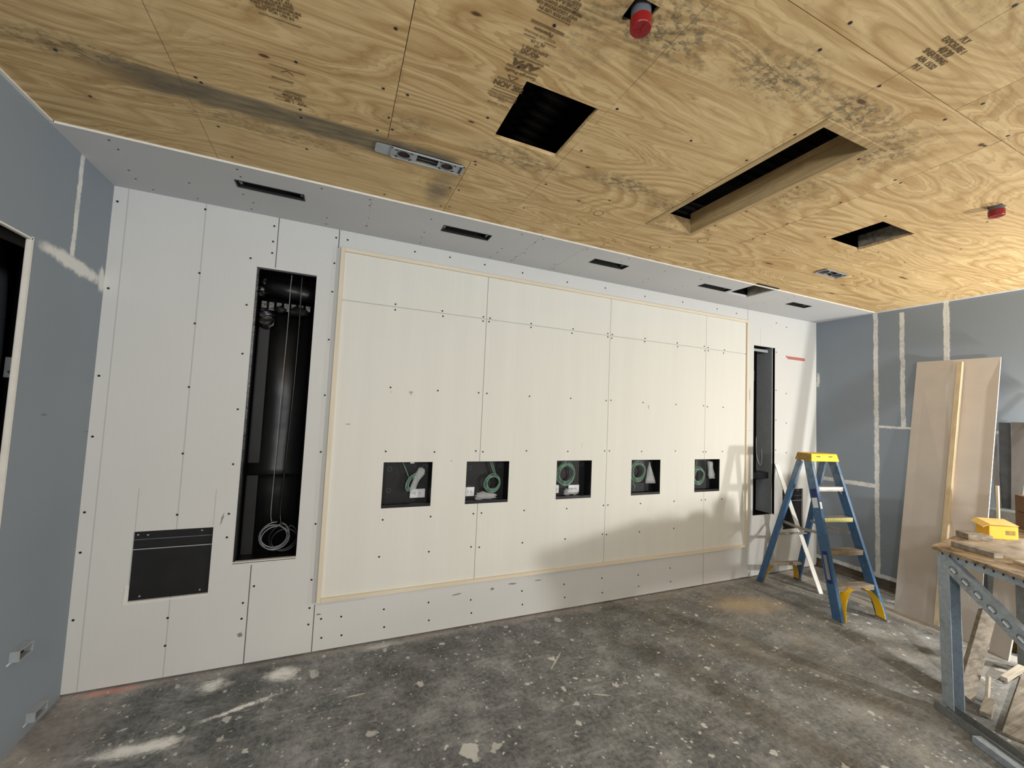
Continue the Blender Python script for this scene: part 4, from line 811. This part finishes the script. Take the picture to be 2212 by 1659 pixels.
m = MB(); m.quadbox([(-hw - .002, y0 - .050, TOPZ - .012), (-hw + .002, y0 - .050, TOPZ - .012), (-hw + .002, y1 + .04, TOPZ - .012), (-hw - .002, y1 + .04, TOPZ - .012), (-hw + .012, y0 - .036, TOPZ + .056), (-hw + .016, y0 - .036, TOPZ + .056), (-hw + .016, y1 + .026, TOPZ + .056), (-hw + .012, y1 + .026, TOPZ + .056)]); m.build('cap_end', 'capside', cap)
for (yy, zz) in ((.05, .03), (.09, .01), (.13, .035)): MB().lathe([(.005, 0), (.005, .004)], 8, Matrix.Translation((-hw + .004, y0 + yy - .05, TOPZ + zz)) @ Matrix.Rotation(-math.pi / 2, 4, 'Y')).build('bolt', 'alu', cap)
# labels on the outer face of the left front rail
def rail_label(z0, z1, w_, m, off=0.0):
    s = -1; p0, p1 = fr(s, z0), fr(s, z1); ax = (p1 - p0).normalized(); dv = Vector((0, 1, 0)) - ax * ax.y; dv.normalize(); e = Vector((s * .0162, 0, 0)); MB().bar(p0 + e + dv * off, p1 + e + dv * off, (1, 0, 0), dv, .001, w_).build('label', m, lad)
rail_label(.30, .56, .046, 'navy'); rail_label(.33, .53, .034, 'sticker'); rail_label(.93, 1.02, .055, 'sticker'); rail_label(1.02, 1.10, .055, 'navy')
m = MB()
def fl(z0, z1, w_, m_, off=0.0):   # labels on the front flange of the left rail
    s = -1; p0, p1 = fr(s, z0), fr(s, z1); ax = (p1 - p0).normalized(); dv = Vector((0, 1, 0)) - ax * ax.y; dv.normalize(); e = -dv * .0418; MB().bar(p0 + e, p1 + e, (1, 0, 0), dv, w_, .001).build('label', m_, lad)
fl(.92, .98, .022, 'sticker'); fl(.98, 1.06, .022, 'navy')
# text of the cap warning and oval badge is too worn to read; left as plain stickers

# ------------------------------------------------------------------ leaning things at the right wall
o = MB().bar((5.995, -.53, .004), (6.062, -.018, 1.245), (.93, -.36, 0), (.3, .87, .38), .046, .014).build('plastic_strip', 'white', None, .002); tag(o, 'long white plastic strip leaning on the wall behind the ladder', 'strip')
# tall tan gypsum sheet
A0, A1 = Vector((6.315, -.985, .0)), Vector((6.205, -1.575, .0)); B0, B1 = Vector((6.800, -.985, 2.408)), Vector((6.800, -1.566, 2.404))
th = Vector((-.0125, 0, .003))
m = MB(); m.quadbox([A0, A1, A1 + Vector((.0127, 0, 0)), A0 + Vector((.0127, 0, 0)), B0, B1, B1 + Vector((.0127, 0, 0)), B0 + Vector((.0127, 0, 0))]); sh = m.build('gypsum_sheet', 'sheet'); tag(sh, 'tall narrow tan gypsum sheet leaning on the right wall', 'gypsum sheet')
def onsheet(u, v, off=0.0):
    p = (A0.lerp(A1, u)).lerp(B0.lerp(B1, u), v); return p + Vector((-off * .98, 0, off * .2))
o = MB().bar(onsheet(.575, .012, .030), onsheet(.575, .985, .030), (0, 1, 0), (.98, 0, -.2), .038, .040).build('lumber_stick', 'pinez', None, .002); tag(o, 'long square lumber stick standing against the tan gypsum sheet', 'lumber')
m = MB(); m.quadbox([(6.21, -1.635, 0), (6.13, -1.76, 0), (6.142, -1.765, 0), (6.222, -1.64, 0), (6.53, -1.60, .95), (6.50, -1.80, .95), (6.512, -1.80, .95), (6.542, -1.60, .95)]); o = m.build('gypsum_offcut', 'sheet'); tag(o, 'shorter gypsum offcut leaning behind the worktable', 'gypsum sheet')
o = MB().bar((6.545, -1.60, .0), (6.575, -1.592, 1.27), (0, 1, 0), (.99, 0, -.1), .018, .022).build('lumber_stick', 'pinez', None, .002); tag(o, 'short pale lumber stick beside the right edge of the tan sheet', 'lumber')
t = thing('grey_board_strips', (6.76, -1.62, 1.06), 'grey board strips standing on the metal case against the right wall', 'board strips'); t['_world'] = 1
for k, (y0_, y1_, w_, zt, x0_, mm) in enumerate(((-1.535, -1.505, .035, 1.80, 6.775, 'greyboard'), (-1.575, -1.575, .07, 1.815, 6.790, 'greyd'), (-1.655, -1.665, .085, 1.82, 6.770, 'greyboard'))):
    MB().bar((x0_, y0_, 1.064), (x0_ + .02, y1_, zt), (0, 1, 0), (1, 0, 0), w_, .012 + .01 * (k == 2)).build('strip', mm, t)
o = MB().bar((6.66, -1.705, 1.064), (6.805, -1.785, 2.05), (.3, 1, 0), (.9, -.3, -.1), .03, .012).build('plastic_strip', 'white', None, .002); tag(o, 'white plastic strip leaning at the right edge beside the grey board strips', 'strip')
o = MB().box((6.625, -1.95, .036), (6.815, -1.50, 1.06)).build('metal_cabinet', 'steeld', None, .006); tag(o, 'dull grey metal case against the right wall behind the worktable', 'case')

# ------------------------------------------------------------------ worktable
tb = thing('worktable', (4.9, -1.9, 0), 'makeshift worktable of galvanised studs with a worn plywood top', 'table'); tb['_world'] = 1
TZ = 1.0
c0 = Vector((4.83, -1.84, TZ)); d1 = Vector((-.43, -.90, 0)).normalized(); d2 = Vector((.995, .10, 0)).normalized()
edge = [c0, c0 + d1 * .54, Vector((5.22, -3.10, TZ)), Vector((6.25, -3.02, TZ)), Vector((6.28, -1.80, TZ)), Vector((5.55, -1.77, TZ)), Vector((5.30, -1.775, TZ))]  # near side, out of view, is shaped for its shadow on the front wall
MB().prism([p - Vector((0, 0, .020)) for p in edge], (0, 0, .020)).build('tabletop', 'top', tb, .002)
q0 = c0 + d1 * .035 + d2 * .05; n_ = Vector((d1.y, -d1.x, 0)); n_ = n_ if n_.x < 0 else -n_
m = MB(); m.bar(q0 + Vector((0, 0, -.044)), q0 + d1 * .50 + Vector((0, 0, -.044)), n_, (0, 0, 1), .004, .048); m.bar(q0 + Vector((0, 0, -.022)) - n_ * .03, q0 + d1 * .50 + Vector((0, 0, -.022)) - n_ * .03, n_, (0, 0, 1), .06, .003); m.build('top_track', 'steel', tb)
for k in range(11): p = q0 + d1 * (.02 + k * .047) + n_ * .003 + Vector((0, 0, -.030)); MB().bar(p, p + Vector((0, 0, -.014)), d1, n_, .008, .002).build('track_notch', 'slot', tb)
def stud(p0, p1, wv, tv, name, mat_='steel', w_=.070, d_=.040, holes=0):
    p0, p1, wv, tv = Vector(p0), Vector(p1), Vector(wv).normalized(), Vector(tv).normalized(); m = MB()
    m.bar(p0 + tv * d_ / 2, p1 + tv * d_ / 2, wv, tv, w_, .003); m.bar(p0 - wv * w_ / 2, p1 - wv * w_ / 2, wv, tv, .003, d_); m.bar(p0 + wv * w_ / 2, p1 + wv * w_ / 2, wv, tv, .003, d_)
    o = m.build(name, mat_, tb)
    if holes:
        ax = (p1 - p0).normalized(); L_ = (p1 - p0).length; 
        for k in range(holes):
            c_ = p0 + ax * (L_ * (k + .8) / (holes + .4)) + tv * (d_ / 2 + .0022); MB().bar(c_ - ax * .016 + wv * .006, c_ + ax * .016 + wv * .006, wv, tv, .011, .004).build('slot_shine', 'plate', o)  # white bars paint the bright shine of the slots
            MB().tube([c_ + ax * .024 * math.cos(j * .449) + wv * .016 * math.sin(j * .449) for j in range(14)], .002, 5, True).build('slot_rim', 'greyd', o)
    return o
lx = q0 + Vector((.012, -.03, 0))
# corner leg: web towards the camera's left, open side to the right
stud((lx.x + .015, lx.y - .01, .05), (lx.x + .012, lx.y, TZ - .046), n_, -d1, 'leg', 'steel', .062, .070)
fl2 = q0 + d2 * 1.22 + Vector((0, -.12, 0)); stud((fl2.x, fl2.y, .0), (fl2.x, fl2.y, TZ - .022), d1, n_, 'leg', 'steeld')
lb = Vector((5.30, -2.98, 0)); stud((lb.x, lb.y, .0), (lb.x, lb.y, TZ - .022), d1, n_, 'leg')
br0 = q0 + d1 * .045 + Vector((0, 0, -.075)); br1 = q0 + d1 * 1.36 + Vector((0, 0, -.93)); bax = (br1 - br0).normalized(); bw = bax.cross(n_).normalized()
stud(br0, br1, bw, n_, 'diagonal_brace', 'steel', .085, .030, 19)
m = MB(); g0 = Vector((lx.x, lx.y, 0)) - d1 * .06; m.bar(g0 + Vector((0, 0, .002)), g0 + d1 * 1.5 + Vector((0, 0, .002)), n_, (0, 0, 1), .075, .004); m.bar(g0 + n_ * .037 + Vector((0, 0, .028)), g0 + n_ * .037 + d1 * 1.5 + Vector((0, 0, .028)), n_, (0, 0, 1), .003, .052); m.bar(g0 - n_ * .037 + Vector((0, 0, .028)), g0 - n_ * .037 + d1 * 1.5 + Vector((0, 0, .028)), n_, (0, 0, 1), .003, .052)
m.build('floor_track', 'steeld', tb)
# on the table
t = thing('screw_carton', (5.60, -1.885, TZ), 'open yellow carton on the worktable near the tan sheet', 'box'); ang = -.50
t.rotation_euler = (0, 0, ang)
MB().box((-.09, -.045, 0.0), (.09, .045, .088)).build('carton', 'cardy', t, .003); MB().prism([(-.085, -.048, .094), (.092, -.048, .092), (.092, .048, .118), (-.085, .048, .118)], (0, 0, .003)).build('lid_flap', 'cardyt', t)
MB().prism([(-.085, -.048, .095), (-.128, -.043, .074), (-.128, .040, .098), (-.085, .048, .119)], (0, 0, .003)).build('end_flap', 'cardyt', t); MB().box((.01, -.0462, .030), (.070, -.0455, .060)).build('printed_label', 'capside', t)
o = MB().box((-.07, -.05, 0), (.07, .05, .038), Matrix.Translation((5.37, -1.85, TZ)) @ Matrix.Rotation(-.6, 4, 'Z')).build('wood_offcut', 'oldwood', None, .003); tag(o, 'dark brown wood offcut beside the yellow carton', 'wood offcut')
o = MB().box((-.11, -.03, 0), (.11, .03, .030), Matrix.Translation((4.945, -2.00, TZ + .001)) @ Matrix.Rotation(-1.9, 4, 'Z')).build('wood_offcut', 'oldwood', None, .003); tag(o, 'short pale wood strip in front of the plastic bag on the worktable', 'wood offcut')
o = MB().box((-.12, -.03, 0), (.12, .03, .016), Matrix.Translation((4.86, -2.28, TZ + .001)) @ Matrix.Rotation(-2.1, 4, 'Z')).build('wood_offcut', 'drywood', None, .003); tag(o, 'thin wood offcut near the front edge of the worktable', 'wood offcut')
rnd = random.Random(5); m = MB(); bmesh.ops.create_grid(m.bm, x_segments=44, y_segments=34, size=.5)
for v in m.bm.verts:
    r2 = min(1.0, math.hypot(v.co.x, v.co.y) / .5); h_ = .062 * (1 - r2 ** 2) * (.75 + .25 * math.sin(v.co.x * 17 + v.co.y * 6) * math.sin(v.co.y * 19)) + .010 * abs(math.sin(v.co.x * 43 + 5 * math.sin(v.co.y * 12))) * (1 - r2) + rnd.uniform(0, .006) * (1 - r2); v.co = Vector((v.co.x * .40, v.co.y * .30, max(.004, h_ + .012)))
bmesh.ops.rotate(m.bm, verts=m.bm.verts, cent=(0, 0, 0), matrix=Matrix.Rotation(-.5, 3, 'Z')); bmesh.ops.translate(m.bm, verts=m.bm.verts, vec=(5.20, -2.11, TZ + .002))
o = m.build('plastic_bag', 'film', None, 0, True); tag(o, 'crumpled clear plastic bag of hardware on the worktable', 'plastic bag')
for k, (lab, zz) in enumerate((('lower brown cardboard box at the back of the worktable', 0), ('upper brown cardboard box stacked at the back of the worktable', .125))):
    t = thing('cardboard_box', (6.20 + .012 * k, -1.985, TZ + zz), lab, 'box', 'brown boxes on the worktable', (0, 0, .72 + k * .03)); MB().box((-.17, -.12, 0), (.17, .12, .123)).build('carton', 'card', t, .003); MB().box((-.168, -.02, .1231), (.168, .02, .1238)).build('tape', 'cardyt', t)

# ------------------------------------------------------------------ debris under the table
def plank(name, p0, p1, w_, t_, m_, label, cat='lumber', wv=(0, 1, 0)):
    p0, p1 = Vector(p0), Vector(p1); ax = (p1 - p0).normalized(); wv = Vector(wv); wv = (wv - ax * wv.dot(ax)).normalized(); o = MB().bar(p0, p1, wv, ax.cross(wv), w_, t_).build(name, m_, None, .002); tag(o, label, cat, 'scrap under the worktable'); return o
plank('lumber_stud', (5.14, -1.865, .03), (5.72, -1.79, .43), .085, .036, 'oldwood', 'dusty two by four leaning up under the worktable', wv=(-.5, .6, .6))
plank('lumber_stud', (5.45, -1.74, .02), (6.02, -1.66, .22), .05, .03, 'oldwood', 'narrow dusty lumber piece behind the leaning two by four', wv=(-.3, 1, 0))
plank('wood_wedge', (5.27, -1.925, .01), (5.33, -1.915, .15), .03, .015, 'drywood', 'upright pale wood splinter beside the table leg', 'wood offcut', wv=(1, 0, 0))
plank('lumber_piece', (5.06, -1.985, .02), (5.22, -1.955, .05), .05, .03, 'oldwood', 'short wood block lying behind the table leg', wv=(-.3, 1, 0))
plank('lumber_piece', (5.70, -1.868, .025), (5.98, -1.872, .05), .035, .03, 'drywood', 'pale square stick lying under the worktable', wv=(0, 1, 0))
plank('floor_board', (4.98, -2.18, .010), (5.95, -1.98, .010), .20, .016, 'oldwood', 'wide dusty board lying flat under the worktable', 'board', wv=(-.2, 1, 0))
plank('metal_track', (4.72, -2.06, .022), (4.58, -2.36, .022), .05, .040, 'steel', 'bright steel track offcut beside the floor track', 'metal track', wv=(1, -.4, 0))
plank('cardboard_sheet', (5.0, -2.42, .006), (5.9, -2.22, .006), .26, .008, 'card', 'flat brown cardboard lying under the near end of the worktable', 'cardboard', wv=(-.2, 1, 0))
m = MB(); bmesh.ops.create_icosphere(m.bm, subdivisions=3, radius=.10, matrix=Matrix.Translation((6.40, -1.74, .085)) @ Matrix.Diagonal((1.0, .8, .85, 1)))
rnd = random.Random(9)
for v in m.bm.verts: v.co += Vector([rnd.uniform(-.018, .018) for _ in range(3)])
o = m.build('insulation_scrap', 'insul'); tag(o, 'clump of brown insulation scrap under the worktable', 'insulation')
